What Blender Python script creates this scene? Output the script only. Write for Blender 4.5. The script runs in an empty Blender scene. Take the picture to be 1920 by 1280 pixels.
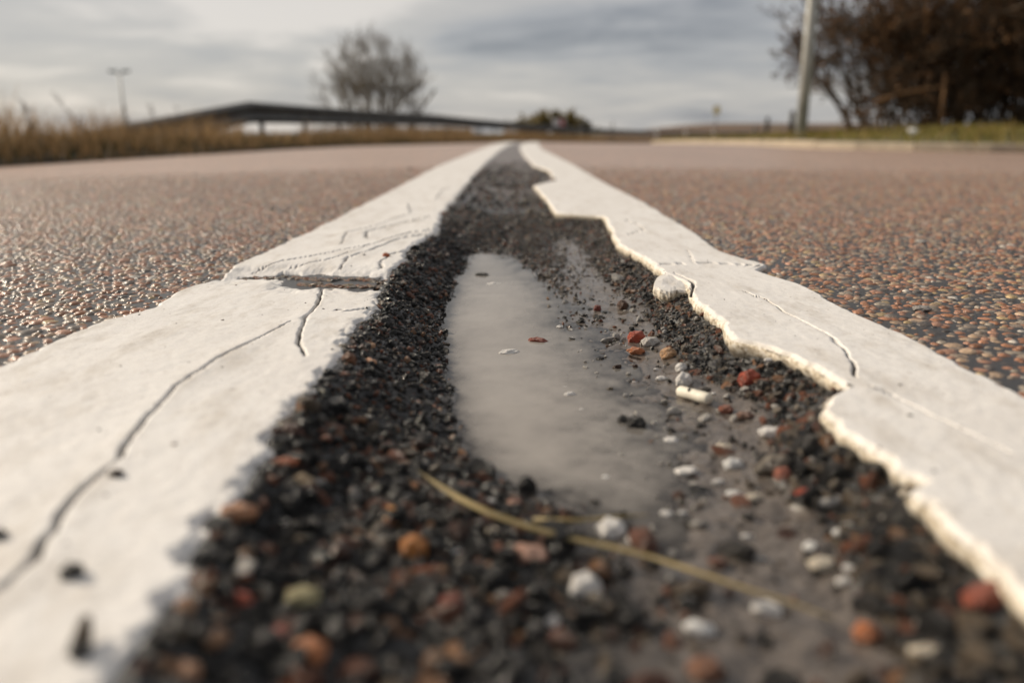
import bpy, bmesh, math, random
import numpy as np
from mathutils import Vector, Matrix

random.seed(7)
rng = np.random.default_rng(7)
sc = bpy.context.scene
col = sc.collection

# ------------------------------------------------------------------ camera
H = 0.100                       # lens height above the road, metres
LENS = 28.0
F = LENS / 36.0 * 1920.0        # focal length in photo pixels
PITCH = math.atan(391.0 / F)    # horizon sits 391 px above the picture centre
cam_d = bpy.data.cameras.new('camera')
cam = bpy.data.objects.new('camera', cam_d)
col.objects.link(cam)
cam.location = (0, 0, H)
cam.rotation_euler = (math.pi / 2 - PITCH, 0, 0)
cam_d.lens = LENS
cam_d.sensor_width = 36.0
cam_d.clip_start = 0.01
cam_d.clip_end = 6000
cam_d.dof.use_dof = True
cam_d.dof.focus_distance = 0.475
cam_d.dof.aperture_fstop = 5.0
cam_d.dof.aperture_blades = 9
sc.camera = cam

# ------------------------------------------------------------------ light
SUN_AZ = math.radians(-62)      # left of the view direction, a little ahead
SUN_EL = math.radians(26)
sun_dir = Vector((math.sin(SUN_AZ) * math.cos(SUN_EL), math.cos(SUN_AZ) * math.cos(SUN_EL), math.sin(SUN_EL)))
sd = bpy.data.lights.new('sun', 'SUN')
sd.energy = 4.3
sd.angle = math.radians(5.0)
sd.color = (1.0, 0.87, 0.70)
so = bpy.data.objects.new('sun', sd)
col.objects.link(so)
so.rotation_euler = (-sun_dir).to_track_quat('-Z', 'Y').to_euler()
so.location = (-30, 20, 30)

world = bpy.data.worlds.new('World')
sc.world = world
world.use_nodes = True


def build_world():
    nt = world.node_tree
    N, L = nt.nodes, nt.links
    N.clear()
    out = N.new('ShaderNodeOutputWorld')
    bg = N.new('ShaderNodeBackground')
    bg.inputs['Strength'].default_value = 0.1
    L.new(bg.outputs[0], out.inputs[0])
    sky = N.new('ShaderNodeTexSky')
    sky.sky_type = 'NISHITA'
    sky.sun_disc = False
    sky.sun_elevation = SUN_EL
    sky.sun_rotation = SUN_AZ
    tc = N.new('ShaderNodeTexCoord')
    sep = N.new('ShaderNodeSeparateXYZ')
    L.new(tc.outputs['Generated'], sep.inputs[0])

    def math_n(op, a, b=None, clamp=False):
        m = N.new('ShaderNodeMath')
        m.operation = op
        m.use_clamp = clamp
        for i, v in enumerate((a, b)):
            if v is None:
                continue
            if isinstance(v, (int, float)):
                m.inputs[i].default_value = v
            else:
                L.new(v, m.inputs[i])
        return m.outputs[0]
    # cloud deck seen in perspective: direction divided by height
    zz = math_n('ADD', math_n('MAXIMUM', sep.outputs['Z'], 0.0), 0.10)
    cx = math_n('DIVIDE', sep.outputs['X'], zz)
    cy = math_n('DIVIDE', sep.outputs['Y'], zz)
    comb = N.new('ShaderNodeCombineXYZ')
    L.new(cx, comb.inputs[0])
    L.new(cy, comb.inputs[1])

    def noise(scale, detail, rough, off, dist=0.0):
        mp = N.new('ShaderNodeMapping')
        mp.inputs['Location'].default_value = off
        L.new(comb.outputs[0], mp.inputs['Vector'])
        n = N.new('ShaderNodeTexNoise')
        n.inputs['Scale'].default_value = scale
        n.inputs['Detail'].default_value = detail
        n.inputs['Roughness'].default_value = rough
        n.inputs['Distortion'].default_value = dist
        L.new(mp.outputs[0], n.inputs['Vector'])
        return n.outputs['Fac']
    n1 = noise(0.55, 5, 0.5, (3.75, 1.7, 0.0), 0.5)
    n2 = noise(1.7, 5, 0.55, (8.2, 4.4, 2.0), 0.4)
    mixn = math_n('ADD', math_n('MULTIPLY', n1, 0.68), math_n('MULTIPLY', n2, 0.32))
    # the veil is thinner and brighter round the sun
    dotn = N.new('ShaderNodeVectorMath')
    dotn.operation = 'DOT_PRODUCT'
    L.new(tc.outputs['Generated'], dotn.inputs[0])
    dotn.inputs[1].default_value = sun_dir
    mr = N.new('ShaderNodeMapRange')
    mr.interpolation_type = 'SMOOTHSTEP'
    L.new(dotn.outputs['Value'], mr.inputs['Value'])
    mr.inputs['From Min'].default_value = -0.15
    mr.inputs['From Max'].default_value = 0.95
    glow = mr.outputs['Result']
    mixn = math_n('ADD', math_n('MULTIPLY', math_n('SUBTRACT', mixn, 0.5), 1.25), 0.515)
    v = math_n('ADD', mixn, math_n('MULTIPLY', math_n('SUBTRACT', glow, 0.45), 0.20))
    cr = N.new('ShaderNodeValToRGB')
    e = cr.color_ramp.elements
    stops = [(0.30, (2.5, 2.6, 2.85)), (0.42, (3.75, 3.78, 3.92)), (0.52, (4.6, 4.48, 4.4)),
             (0.60, (5.1, 4.9, 4.7)), (0.72, (7.0, 6.55, 6.1))]
    e[0].position, e[0].color = stops[0][0], (*[c / 10 for c in stops[0][1]], 1)
    e[1].position, e[1].color = stops[-1][0], (*[c / 10 for c in stops[-1][1]], 1)
    for p, c in stops[1:-1]:
        k = e.new(p)
        k.color = (*[q / 10 for q in c], 1)
    L.new(v, cr.inputs['Fac'])
    sc10 = N.new('ShaderNodeVectorMath')
    sc10.operation = 'SCALE'
    sc10.inputs['Scale'].default_value = 10.0
    L.new(cr.outputs['Color'], sc10.inputs[0])
    mix = N.new('ShaderNodeMix')
    mix.data_type = 'RGBA'
    mix.inputs['Factor'].default_value = 0.9
    L.new(sky.outputs[0], mix.inputs['A'])
    L.new(sc10.outputs[0], mix.inputs['B'])
    L.new(mix.outputs['Result'], bg.inputs['Color'])


build_world()
sc.view_settings.view_transform = 'Standard'
sc.view_settings.look = 'None'
sc.view_settings.exposure = 0.1
sc.view_settings.gamma = 1.0
sc.cycles.use_denoising = True
sc.cycles.max_bounces = 6
sc.cycles.diffuse_bounces = 3
sc.cycles.transparent_max_bounces = 12

# ------------------------------------------------------------------ maths helpers
CP, SP = math.cos(PITCH), math.sin(PITCH)


def at(px, py, z=0.0):
    """photo pixel -> world point on the level z (the ground the thing touches)"""
    u, v = (px - 960.0) / F, (640.0 - py) / F
    d = (u, CP + v * SP, -SP + v * CP)
    t = (z - H) / d[2]
    return np.array((d[0] * t, d[1] * t, z))


def at_depth(px, Y):
    """lateral position of picture column px on a plane Y metres ahead"""
    return (px - 960.0) / F * Y * CP


def sstep(a, b, x):
    t = np.clip((x - a) / (b - a), 0, 1)
    return t * t * (3 - 2 * t)


def hash2(ix, iy, seed):
    h = (ix.astype(np.int64) * 374761393 + iy.astype(np.int64) * 668265263 + seed * 974634777) & 0x7fffffff
    h = ((h ^ (h >> 13)) * 1274126177) & 0x7fffffff
    h = h ^ (h >> 16)
    return (h & 0xffffff) / float(0xffffff)


def vnoise(x, y, seed=0):
    ix, iy = np.floor(x), np.floor(y)
    fx, fy = x - ix, y - iy
    fx, fy = fx * fx * (3 - 2 * fx), fy * fy * (3 - 2 * fy)
    a, b = hash2(ix, iy, seed), hash2(ix + 1, iy, seed)
    c, d = hash2(ix, iy + 1, seed), hash2(ix + 1, iy + 1, seed)
    return (a * (1 - fx) + b * fx) * (1 - fy) + (c * (1 - fx) + d * fx) * fy * 1.0


def fbm(x, y, scale, oct=4, seed=0, gain=0.5):
    v, a, tot = 0.0, 1.0, 0.0
    x, y = np.asarray(x) / scale, np.asarray(y) / scale
    for i in range(oct):
        v = v + a * (vnoise(x, y, seed + i * 17) - 0.5)
        tot += a
        a *= gain
        x, y = x * 2.03 + 11.3, y * 2.03 + 5.7
    return v / tot * 2


# road shape: straight, then bending right; a crest that hides the far side
def c_off(Y):
    return np.maximum(np.asarray(Y, float) - 4.0, 0) ** 2 / 236.0


def z_road(s, Y):
    Y = np.asarray(Y, float)
    s = np.asarray(s, float)
    d = np.clip(Y - 6.0, 0, 6.25)
    cr = 0.001 * d * d + np.maximum(Y - 12.25, 0) * 0.0125
    left = 0.025 * np.maximum(-s - 0.25, 0)
    right = 0.010 * np.maximum(s - 0.25, 0)
    return -cr - left - right


# ------------------------------------------------------------------ object helpers
def link_mesh(name, verts, faces, mats=None, parent=None, smooth=True, attrs=None):
    verts = np.asarray(verts, np.float32)
    faces = np.asarray(faces, np.int32)
    me = bpy.data.meshes.new(name)
    k = faces.shape[1]
    me.vertices.add(len(verts))
    me.vertices.foreach_set('co', verts.ravel())
    me.loops.add(faces.size)
    me.loops.foreach_set('vertex_index', faces.ravel())
    me.polygons.add(len(faces))
    me.polygons.foreach_set('loop_start', np.arange(0, faces.size, k, dtype=np.int32))
    me.polygons.foreach_set('use_smooth', np.full(len(faces), smooth))
    me.update(calc_edges=True)
    for an, (typ, data) in (attrs or {}).items():
        a = me.attributes.new(an, typ, 'POINT')
        key = {'FLOAT': 'value', 'INT': 'value', 'FLOAT_COLOR': 'color', 'FLOAT_VECTOR': 'vector'}[typ]
        a.data.foreach_set(key, np.asarray(data, np.int32 if typ == 'INT' else np.float32).ravel())
    if mats is not None:
        me.materials.append(mats)
    o = bpy.data.objects.new(name, me)
    col.objects.link(o)
    if parent is not None:
        o.parent = parent
    return o


def tag(o, label=None, cat=None, group=None, kind=None):
    if label:
        o['label'] = label
    if cat:
        o['category'] = cat
    if group:
        o['group'] = group
    if kind:
        o['kind'] = kind
    return o


def empty(name, loc=(0, 0, 0), rz=0.0):
    o = bpy.data.objects.new(name, None)
    o.location = loc
    o.rotation_euler = (0, 0, rz)
    o.empty_display_size = 0.1
    col.objects.link(o)
    return o


def grid_faces(nr, nc, keep=None):
    i = np.arange(nr - 1)[:, None] * nc + np.arange(nc - 1)[None, :]
    f = np.stack([i, i + 1, i + 1 + nc, i + nc], -1)
    if keep is not None:
        return f[keep]
    return f.reshape(-1, 4)


class MB:
    """collects quads / tris of one part (all quads; a tri repeats nothing, kept apart)"""
    def __init__(self):
        self.v, self.f = [], []

    def box(self, c, d, rz=0.0, tilt=None):
        x, y, z = d[0] / 2, d[1] / 2, d[2] / 2
        pts = [Vector(p) for p in ((-x, -y, -z), (x, -y, -z), (x, y, -z), (-x, y, -z),
                                   (-x, -y, z), (x, -y, z), (x, y, z), (-x, y, z))]
        m = Matrix.Rotation(rz, 3, 'Z')
        if tilt is not None:
            m = m @ tilt
        n = len(self.v)
        self.v += [tuple(m @ p + Vector(c)) for p in pts]
        self.f += [tuple(n + i for i in q) for q in ((0, 3, 2, 1), (4, 5, 6, 7), (0, 1, 5, 4),
                                                     (1, 2, 6, 5), (2, 3, 7, 6), (3, 0, 4, 7))]
        return self

    def tube(self, pts, rad, k=8, cap=True):
        pts = [Vector(p) for p in pts]
        n0 = len(self.v)
        for i, p in enumerate(pts):
            t = (pts[min(i + 1, len(pts) - 1)] - pts[max(i - 1, 0)]).normalized()
            a = t.orthogonal().normalized() if abs(t.z) < 0.9 else t.cross(Vector((0, 1, 0))).normalized()
            b = t.cross(a)
            r = rad[i] if isinstance(rad, (list, tuple)) else rad
            for j in range(k):
                th = 2 * math.pi * j / k
                self.v.append(tuple(p + (a * math.cos(th) + b * math.sin(th)) * r))
        for i in range(len(pts) - 1):
            for j in range(k):
                j2 = (j + 1) % k
                self.f.append((n0 + i * k + j, n0 + i * k + j2, n0 + (i + 1) * k + j2, n0 + (i + 1) * k + j))
        if cap:
            e = n0 + (len(pts) - 1) * k
            for j in range(1, k - 2, 2):
                self.f.append((e, e + j, e + j + 1, e + j + 2))
                self.f.append((n0, n0 + j + 2, n0 + j + 1, n0 + j))
        return self

    def build(self, name, mat, parent=None, smooth=False, bevel=0.0):
        me = bpy.data.meshes.new(name)
        me.from_pydata(self.v, [], self.f)
        if smooth:
            me.polygons.foreach_set('use_smooth', [True] * len(me.polygons))
        me.materials.append(mat)
        o = bpy.data.objects.new(name, me)
        col.objects.link(o)
        o.parent = parent
        if bevel:
            b = o.modifiers.new('bevel', 'BEVEL')
            b.width = bevel
            b.segments = 2
        return o


# ------------------------------------------------------------------ materials
def new_mat(name):
    m = bpy.data.materials.new(name)
    m.use_nodes = True
    nt = m.node_tree
    return m, nt, nt.nodes, nt.links, nt.nodes['Principled BSDF']


def n_noise(nt, vec, scale, detail=4, rough=0.55):
    n = nt.nodes.new('ShaderNodeTexNoise')
    n.inputs['Scale'].default_value = scale
    n.inputs['Detail'].default_value = detail
    n.inputs['Roughness'].default_value = rough
    nt.links.new(vec, n.inputs['Vector'])
    return n


def n_ramp(nt, fac, stops):
    r = nt.nodes.new('ShaderNodeValToRGB')
    e = r.color_ramp.elements
    e[0].position, e[0].color = stops[0][0], (*stops[0][1], 1)
    e[1].position, e[1].color = stops[-1][0], (*stops[-1][1], 1)
    for p, c in stops[1:-1]:
        k = e.new(p)
        k.color = (*c, 1)
    nt.links.new(fac, r.inputs['Fac'])
    return r.outputs['Color']


def n_mix(nt, fac, a, b, mode='MIX'):
    m = nt.nodes.new('ShaderNodeMix')
    m.data_type = 'RGBA'
    m.blend_type = mode
    for key, v in (('Factor', fac), ('A', a), ('B', b)):
        if isinstance(v, (int, float)):
            m.inputs[key].default_value = v
        elif isinstance(v, tuple):
            m.inputs[key].default_value = (*v, 1)
        else:
            nt.links.new(v, m.inputs[key])
    return m.outputs['Result']


def n_math(nt, op, a, b=None, clamp=False):
    m = nt.nodes.new('ShaderNodeMath')
    m.operation = op
    m.use_clamp = clamp
    for i, v in enumerate((a, b)):
        if v is None:
            continue
        if isinstance(v, (int, float)):
            m.inputs[i].default_value = v
        else:
            nt.links.new(v, m.inputs[i])
    return m.outputs[0]


def n_bump(nt, height, strength, dist, normal=None):
    b = nt.nodes.new('ShaderNodeBump')
    b.inputs['Strength'].default_value = strength
    b.inputs['Distance'].default_value = dist
    nt.links.new(height, b.inputs['Height'])
    if normal is not None:
        nt.links.new(normal, b.inputs['Normal'])
    return b.outputs[0]


def n_attr(nt, name, typ='GEOMETRY'):
    a = nt.nodes.new('ShaderNodeAttribute')
    a.attribute_name = name
    a.attribute_type = typ
    return a


def obj_vec(nt):
    return nt.nodes.new('ShaderNodeTexCoord').outputs['Object']


def simple_mat(name, c, rough=0.6, var=0.25, scale=8.0, metal=0.0, spec=0.5):
    m, nt, N, L, b = new_mat(name)
    n = n_noise(nt, obj_vec(nt), scale)
    lo = tuple(x * (1 - var) for x in c)
    hi = tuple(min(1, x * (1 + var)) for x in c)
    L.new(n_ramp(nt, n.outputs['Fac'], [(0.3, lo), (0.7, hi)]), b.inputs['Base Color'])
    b.inputs['Roughness'].default_value = rough
    b.inputs['Metallic'].default_value = metal
    b.inputs['Specular IOR Level'].default_value = spec
    return m


# stones: colour comes with each stone (instancer / object property "col")
def stone_mat(name, rough, bump=0.4, lo=0.55):
    m, nt, N, L, b = new_mat(name)
    a = n_attr(nt, 'col', 'INSTANCER')
    v = obj_vec(nt)
    n = n_noise(nt, v, 1.6, 5, 0.65)
    f = n_ramp(nt, n.outputs['Fac'], [(0.25, (lo, lo, lo)), (0.7, (1.22, 1.18, 1.14))])
    c = n_mix(nt, 1.0, a.outputs['Color'], f, 'MULTIPLY')
    L.new(c, b.inputs['Base Color'])
    b.inputs['Roughness'].default_value = rough
    L.new(n_bump(nt, n_noise(nt, v, 3.5, 4, 0.6).outputs['Fac'], bump, 0.25), b.inputs['Normal'])
    return m


M_stone_road = stone_mat('road_stone', 0.29, 0.25)
M_stone_wet = stone_mat('wet_gravel', 0.27, 0.7)
M_stone_loose = stone_mat('loose_stone', 0.40, 0.5, 0.78)


def road_mat():
    m, nt, N, L, b = new_mat('road_surface')
    v = obj_vec(nt)
    geo = nt.nodes.new('ShaderNodeNewGeometry')
    pos = geo.outputs['Position']
    vor = nt.nodes.new('ShaderNodeTexVoronoi')
    vor.feature = 'F1'
    vor.inputs['Scale'].default_value = 150.0
    L.new(pos, vor.inputs['Vector'])
    sepc = nt.nodes.new('ShaderNodeSeparateColor')
    L.new(vor.outputs['Color'], sepc.inputs[0])
    stone_c = n_ramp(nt, sepc.outputs[0], [
        (0.0, (0.10, 0.085, 0.075)), (0.18, (0.24, 0.18, 0.145)), (0.34, (0.38, 0.20, 0.135)), (0.5, (0.48, 0.29, 0.19)),
        (0.64, (0.36, 0.28, 0.21)), (0.8, (0.50, 0.35, 0.24)), (0.93, (0.42, 0.22, 0.15)), (1.0, (0.58, 0.52, 0.45))])
    edge = n_ramp(nt, vor.outputs['Distance'], [(0.55, (1, 1, 1)), (0.85, (0.35, 0.35, 0.35))])
    # beyond the built stones the surface itself carries them
    sp = nt.nodes.new('ShaderNodeSeparateXYZ')
    L.new(pos, sp.inputs[0])
    far = nt.nodes.new('ShaderNodeMapRange')
    far.inputs['From Min'].default_value = 0.75
    far.inputs['From Max'].default_value = 2.1
    L.new(sp.outputs['Y'], far.inputs['Value'])
    fac = n_math(nt, 'MULTIPLY', edge, far.outputs[0])
    big = n_noise(nt, pos, 0.9, 4)
    tint = n_ramp(nt, big.outputs['Fac'], [(0.3, (1.04, 1.05, 1.06)), (0.7, (1.26, 1.26, 1.26))])
    bit = n_ramp(nt, n_noise(nt, pos, 900, 3).outputs['Fac'], [(0.3, (0.022, 0.021, 0.021)), (0.75, (0.055, 0.052, 0.050))])
    c = n_mix(nt, fac, bit, n_mix(nt, 1.0, stone_c, tint, 'MULTIPLY'))
    L.new(c, b.inputs['Base Color'])
    b.inputs['Roughness'].default_value = 0.36
    hgt = n_math(nt, 'MULTIPLY', n_math(nt, 'SUBTRACT', 0.7, vor.outputs['Distance']), far.outputs[0])
    n1 = n_bump(nt, hgt, 0.4, 0.0025)
    n2 = n_bump(nt, n_noise(nt, pos, 420, 3).outputs['Fac'], 0.35, 0.0015, n1)
    L.new(n2, b.inputs['Normal'])
    return m


M_road = road_mat()


def bed_mat():
    m, nt, N, L, b = new_mat('pothole_bed')
    geo = nt.nodes.new('ShaderNodeNewGeometry')
    pos = geo.outputs['Position']
    bank = n_attr(nt, 'bank').outputs['Fac']
    worn = n_attr(nt, 'worn').outputs['Fac']
    n1 = n_noise(nt, pos, 140, 6, 0.65)
    n2 = n_noise(nt, pos, 600, 4, 0.6)
    mud = n_ramp(nt, n1.outputs['Fac'], [(0.3, (0.062, 0.052, 0.045)), (0.7, (0.15, 0.125, 0.105))])
    tar = n_ramp(nt, n1.outputs['Fac'], [(0.32, (0.009, 0.009, 0.009)), (0.58, (0.024, 0.023, 0.022)), (0.8, (0.065, 0.057, 0.047))])
    dry = n_ramp(nt, n2.outputs['Fac'], [(0.3, (0.055, 0.048, 0.044)), (0.55, (0.15, 0.115, 0.095)), (0.75, (0.26, 0.20, 0.16))])
    c = n_mix(nt, bank, mud, tar)
    c = n_mix(nt, worn, c, dry)
    L.new(c, b.inputs['Base Color'])
    r = nt.nodes.new('ShaderNodeMapRange')
    r.inputs['To Min'].default_value = 0.13
    r.inputs['To Max'].default_value = 0.36
    L.new(bank, r.inputs['Value'])
    L.new(r.outputs[0], b.inputs['Roughness'])
    bs = nt.nodes.new('ShaderNodeMapRange')
    bs.inputs['To Min'].default_value = 0.3
    bs.inputs['To Max'].default_value = 1.0
    L.new(bank, bs.inputs['Value'])
    nb = n_bump(nt, n_math(nt, 'MULTIPLY', n2.outputs['Fac'], bs.outputs[0]), 0.6, 0.0012)
    nb = n_bump(nt, n_math(nt, 'MULTIPLY', n1.outputs['Fac'], bs.outputs[0]), 0.5, 0.003, nb)
    L.new(nb, b.inputs['Normal'])
    return m


M_bed = bed_mat()


def paint_mat():
    m, nt, N, L, b = new_mat('thermoplastic_paint')
    geo = nt.nodes.new('ShaderNodeNewGeometry')
    pos = geo.outputs['Position']
    crack = n_attr(nt, 'crack').outputs['Fac']
    side = n_attr(nt, 'side').outputs['Fac']
    n0 = n_noise(nt, pos, 14, 5, 0.6)
    n1 = n_noise(nt, pos, 210, 4, 0.6)
    n2 = n_noise(nt, pos, 1500, 2, 0.5)
    base = n_ramp(nt, n0.outputs['Fac'], [(0.25, (0.73, 0.70, 0.665)), (0.75, (0.83, 0.81, 0.78))])
    speck = n_ramp(nt, n1.outputs['Fac'], [(0.24, (0.80, 0.77, 0.74)), (0.42, (1, 1, 1))])
    c = n_mix(nt, 1.0, base, speck, 'MULTIPLY')
    grit = n_ramp(nt, n2.outputs['Fac'], [(0.30, (0.86, 0.85, 0.84)), (0.5, (1, 1, 1))])
    c = n_mix(nt, 1.0, c, grit, 'MULTIPLY')
    mpd = N.new('ShaderNodeMapping')
    mpd.inputs['Scale'].default_value = (1.0, 0.35, 1.0)
    L.new(pos, mpd.inputs['Vector'])
    scuff = n_ramp(nt, n_noise(nt, mpd.outputs[0], 60, 6, 0.7).outputs['Fac'], [(0.30, (0.78, 0.75, 0.71)), (0.50, (1, 1, 1))])
    c = n_mix(nt, 1.0, c, scuff, 'MULTIPLY')
    pin = N.new('ShaderNodeTexVoronoi')
    pin.inputs['Scale'].default_value = 230
    L.new(pos, pin.inputs['Vector'])
    psel = N.new('ShaderNodeSeparateColor')
    L.new(pin.outputs['Color'], psel.inputs[0])
    hole = n_math(nt, 'MULTIPLY', n_math(nt, 'LESS_THAN', pin.outputs['Distance'], 0.13), n_math(nt, 'GREATER_THAN', psel.outputs[0], 0.86))
    c = n_mix(nt, n_math(nt, 'MULTIPLY', hole, 0.7), c, (0.16, 0.13, 0.10))
    sidec = n_ramp(nt, n_noise(nt, pos, 420, 5, 0.65).outputs['Fac'], [(0.30, (0.10, 0.075, 0.05)), (0.43, (0.46, 0.38, 0.27)), (0.56, (0.72, 0.65, 0.53)), (0.68, (0.79, 0.74, 0.65))])
    c = n_mix(nt, side, c, sidec)
    c = n_mix(nt, crack, c, (0.055, 0.047, 0.04))
    L.new(c, b.inputs['Base Color'])
    b.inputs['Roughness'].default_value = 0.62
    b.inputs['Specular IOR Level'].default_value = 0.35
    nb = n_bump(nt, n2.outputs['Fac'], 0.35, 0.0006)
    nb = n_bump(nt, n1.outputs['Fac'], 0.10, 0.0010, nb)
    L.new(nb, b.inputs['Normal'])
    return m


M_paint = paint_mat()


def water_mat():
    m, nt, N, L, b = new_mat('murky_water')
    out = N['Material Output']
    N.remove(b)
    geo = nt.nodes.new('ShaderNodeNewGeometry')
    pos = geo.outputs['Position']
    mp = N.new('ShaderNodeMapping')
    mp.inputs['Scale'].default_value = (1.0, 0.45, 1.0)
    L.new(pos, mp.inputs['Vector'])
    nb = n_bump(nt, n_noise(nt, mp.outputs[0], 60, 2, 0.5).outputs['Fac'], 0.06, 0.004)
    mud = N.new('ShaderNodeBsdfDiffuse')
    cl = n_ramp(nt, n_noise(nt, pos, 18, 3).outputs['Fac'], [(0.3, (0.385, 0.352, 0.318)), (0.7, (0.435, 0.40, 0.36))])
    L.new(cl, mud.inputs['Color'])
    tr = N.new('ShaderNodeBsdfTransparent')
    tr.inputs['Color'].default_value = (0.93, 0.90, 0.86, 1)
    mx = N.new('ShaderNodeMixShader')
    L.new(n_attr(nt, 'murk').outputs['Fac'], mx.inputs[0])
    L.new(tr.outputs[0], mx.inputs[1])
    L.new(mud.outputs[0], mx.inputs[2])
    gl = N.new('ShaderNodeBsdfGlossy')
    gl.inputs['Roughness'].default_value = 0.02
    L.new(nb, gl.inputs['Normal'])
    fr = N.new('ShaderNodeFresnel')
    fr.inputs['IOR'].default_value = 1.33
    L.new(nb, fr.inputs['Normal'])
    mx2 = N.new('ShaderNodeMixShader')
    L.new(fr.outputs[0], mx2.inputs[0])
    L.new(mx.outputs[0], mx2.inputs[1])
    L.new(gl.outputs[0], mx2.inputs[2])
    L.new(mx2.outputs[0], out.inputs['Surface'])
    return m


M_water = water_mat()


def blade_mat(name, stops, rough=0.7, transl=0.3):
    m, nt, N, L, b = new_mat(name)
    a = n_attr(nt, 'rnd')
    c = n_ramp(nt, a.outputs['Fac'], stops)
    L.new(c, b.inputs['Base Color'])
    b.inputs['Roughness'].default_value = rough
    b.inputs['Specular IOR Level'].default_value = 0.2
    if transl:
        t = N.new('ShaderNodeBsdfTranslucent')
        L.new(c, t.inputs['Color'])
        mx = N.new('ShaderNodeMixShader')
        mx.inputs[0].default_value = transl
        L.new(b.outputs[0], mx.inputs[1])
        L.new(t.outputs[0], mx.inputs[2])
        L.new(mx.outputs[0], N['Material Output'].inputs['Surface'])
    return m


M_dry = blade_mat('dry_grass', [(0.0, (0.05, 0.042, 0.018)), (0.25, (0.13, 0.085, 0.042)), (0.6, (0.26, 0.165, 0.08)), (1.0, (0.42, 0.28, 0.14))])
M_green = blade_mat('green_grass', [(0.0, (0.07, 0.06, 0.014)), (0.45, (0.20, 0.18, 0.035)), (0.7, (0.30, 0.23, 0.07)), (1.0, (0.36, 0.24, 0.11))])
M_under = blade_mat('low_green_shaded', [(0.0, (0.012, 0.013, 0.005)), (0.6, (0.032, 0.036, 0.011)), (1.0, (0.08, 0.06, 0.024))])  # low grass, its green darkened to paint in shade at the verge foot
M_leaf = blade_mat('brown_leaves', [(0.0, (0.06, 0.034, 0.016)), (0.6, (0.15, 0.08, 0.036)), (1.0, (0.24, 0.12, 0.055))], 0.8, 0.2)
M_bushleaf = blade_mat('bush_leaves', [(0.0, (0.10, 0.085, 0.03)), (0.6, (0.24, 0.19, 0.07)), (1.0, (0.34, 0.25, 0.12))], 0.8, 0.45)
M_bark = simple_mat('bark', (0.062, 0.040, 0.022), 0.85, 0.4, 12)
M_bark_pale = simple_mat('pale_bark', (0.19, 0.155, 0.11), 0.85, 0.35, 12)
M_bark_ochre = simple_mat('ochre_bark', (0.21, 0.11, 0.045), 0.8, 0.3, 12)
M_soil = simple_mat('soil', (0.045, 0.034, 0.02), 0.95, 0.5, 9)
M_turf = simple_mat('turf', (0.09, 0.085, 0.03), 0.95, 0.5, 5)
M_field = simple_mat('ploughed_soil', (0.115, 0.07, 0.042), 0.95, 0.25, 0.05)
M_ground = simple_mat('meadow', (0.10, 0.085, 0.045), 0.95, 0.3, 0.02)
M_rail = simple_mat('weathered_zinc', (0.075, 0.075, 0.07), 0.6, 0.3, 3.0, 0.3)
M_post = simple_mat('zinc_post', (0.16, 0.16, 0.15), 0.6, 0.3, 5.0, 0.3)
M_pole = simple_mat('galvanised_pole', (0.40, 0.40, 0.37), 0.5, 0.2, 4.0, 0.25)
M_white = simple_mat('white_plastic', (0.72, 0.68, 0.66), 0.5, 0.08, 6)
M_red = simple_mat('sign_red', (0.42, 0.02, 0.035), 0.45, 0.1, 5)
M_yellow = simple_mat('sign_yellow', (0.55, 0.42, 0.08), 0.45, 0.1, 5)
M_black = simple_mat('dark_plastic', (0.03, 0.03, 0.03), 0.5, 0.2, 6)
M_kerb = simple_mat('kerb_concrete', (0.36, 0.30, 0.225), 0.85, 0.25, 7)
M_litter = simple_mat('white_litter', (0.8, 0.79, 0.75), 0.5, 0.06, 20)
M_straw = simple_mat('straw', (0.29, 0.22, 0.095), 0.55, 0.35, 60)

# ------------------------------------------------------------------ line and pothole outlines (traced on the road plane)
T_PAINT = 0.0038
P_LO = [(0, 682), (95, 640), (190, 602), (285, 578), (330, 546), (412, 519), (440, 497), (520, 462), (580, 434), (640, 404), (700, 374), (820, 312), (903, 279), (935, 268)]
P_LI = [(238, 1280), (300, 1150), (372, 1050), (402, 985), (455, 930), (508, 862), (540, 800), (590, 722), (640, 672), (662, 622), (700, 577), (728, 540), (738, 515), (772, 482), (782, 462), (822, 428), (832, 400), (862, 368), (886, 334), (915, 303), (948, 276)]
P_RI = [(1920, 1108), (1860, 1052), (1765, 962), (1695, 916), (1722, 898), (1640, 842), (1565, 792), (1540, 762), (1556, 738), (1594, 723), (1505, 672), (1440, 646), (1378, 633), (1342, 592), (1302, 562), (1290, 532), (1252, 514), (1222, 492), (1160, 456), (1132, 404), (1042, 398), (1026, 374), (1000, 347), (1040, 338), (1030, 320), (1002, 311), (985, 294), (976, 272)]
P_RO = [(1920, 742), (1752, 654), (1640, 601), (1562, 566), (1502, 532), (1416, 506), (1437, 497), (1352, 470), (1292, 430), (1202, 376), (1140, 346), (1070, 306), (1016, 279), (1010, 270)]


def edge_fn(pix, far_s):
    pts = np.array([at(x, y, T_PAINT)[:2] for x, y in pix])
    o = np.argsort(pts[:, 1])
    Y, X = pts[o, 1], pts[o, 0]
    s = X - c_off(Y)
    Y = np.concatenate([Y, [Y[-1] + 2.0]])
    s = np.concatenate([s, [far_s]])
    return lambda q: np.interp(q, Y, s)


e_lo, e_li = edge_fn(P_LO, -0.228), edge_fn(P_LI, -0.057)
e_ri, e_ro = edge_fn(P_RI, 0.042), edge_fn(P_RO, 0.205)


def rag(Y, seed, amp):
    Y = np.asarray(Y, float)
    lod = np.clip(1.6 - Y * 0.25, 0.3, 1.0)
    return amp * lod * (fbm(Y, Y * 0 + seed, 0.03, 3, seed) + 0.6 * fbm(Y, Y * 0 + seed + 3, 0.006, 2, seed + 5))


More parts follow.
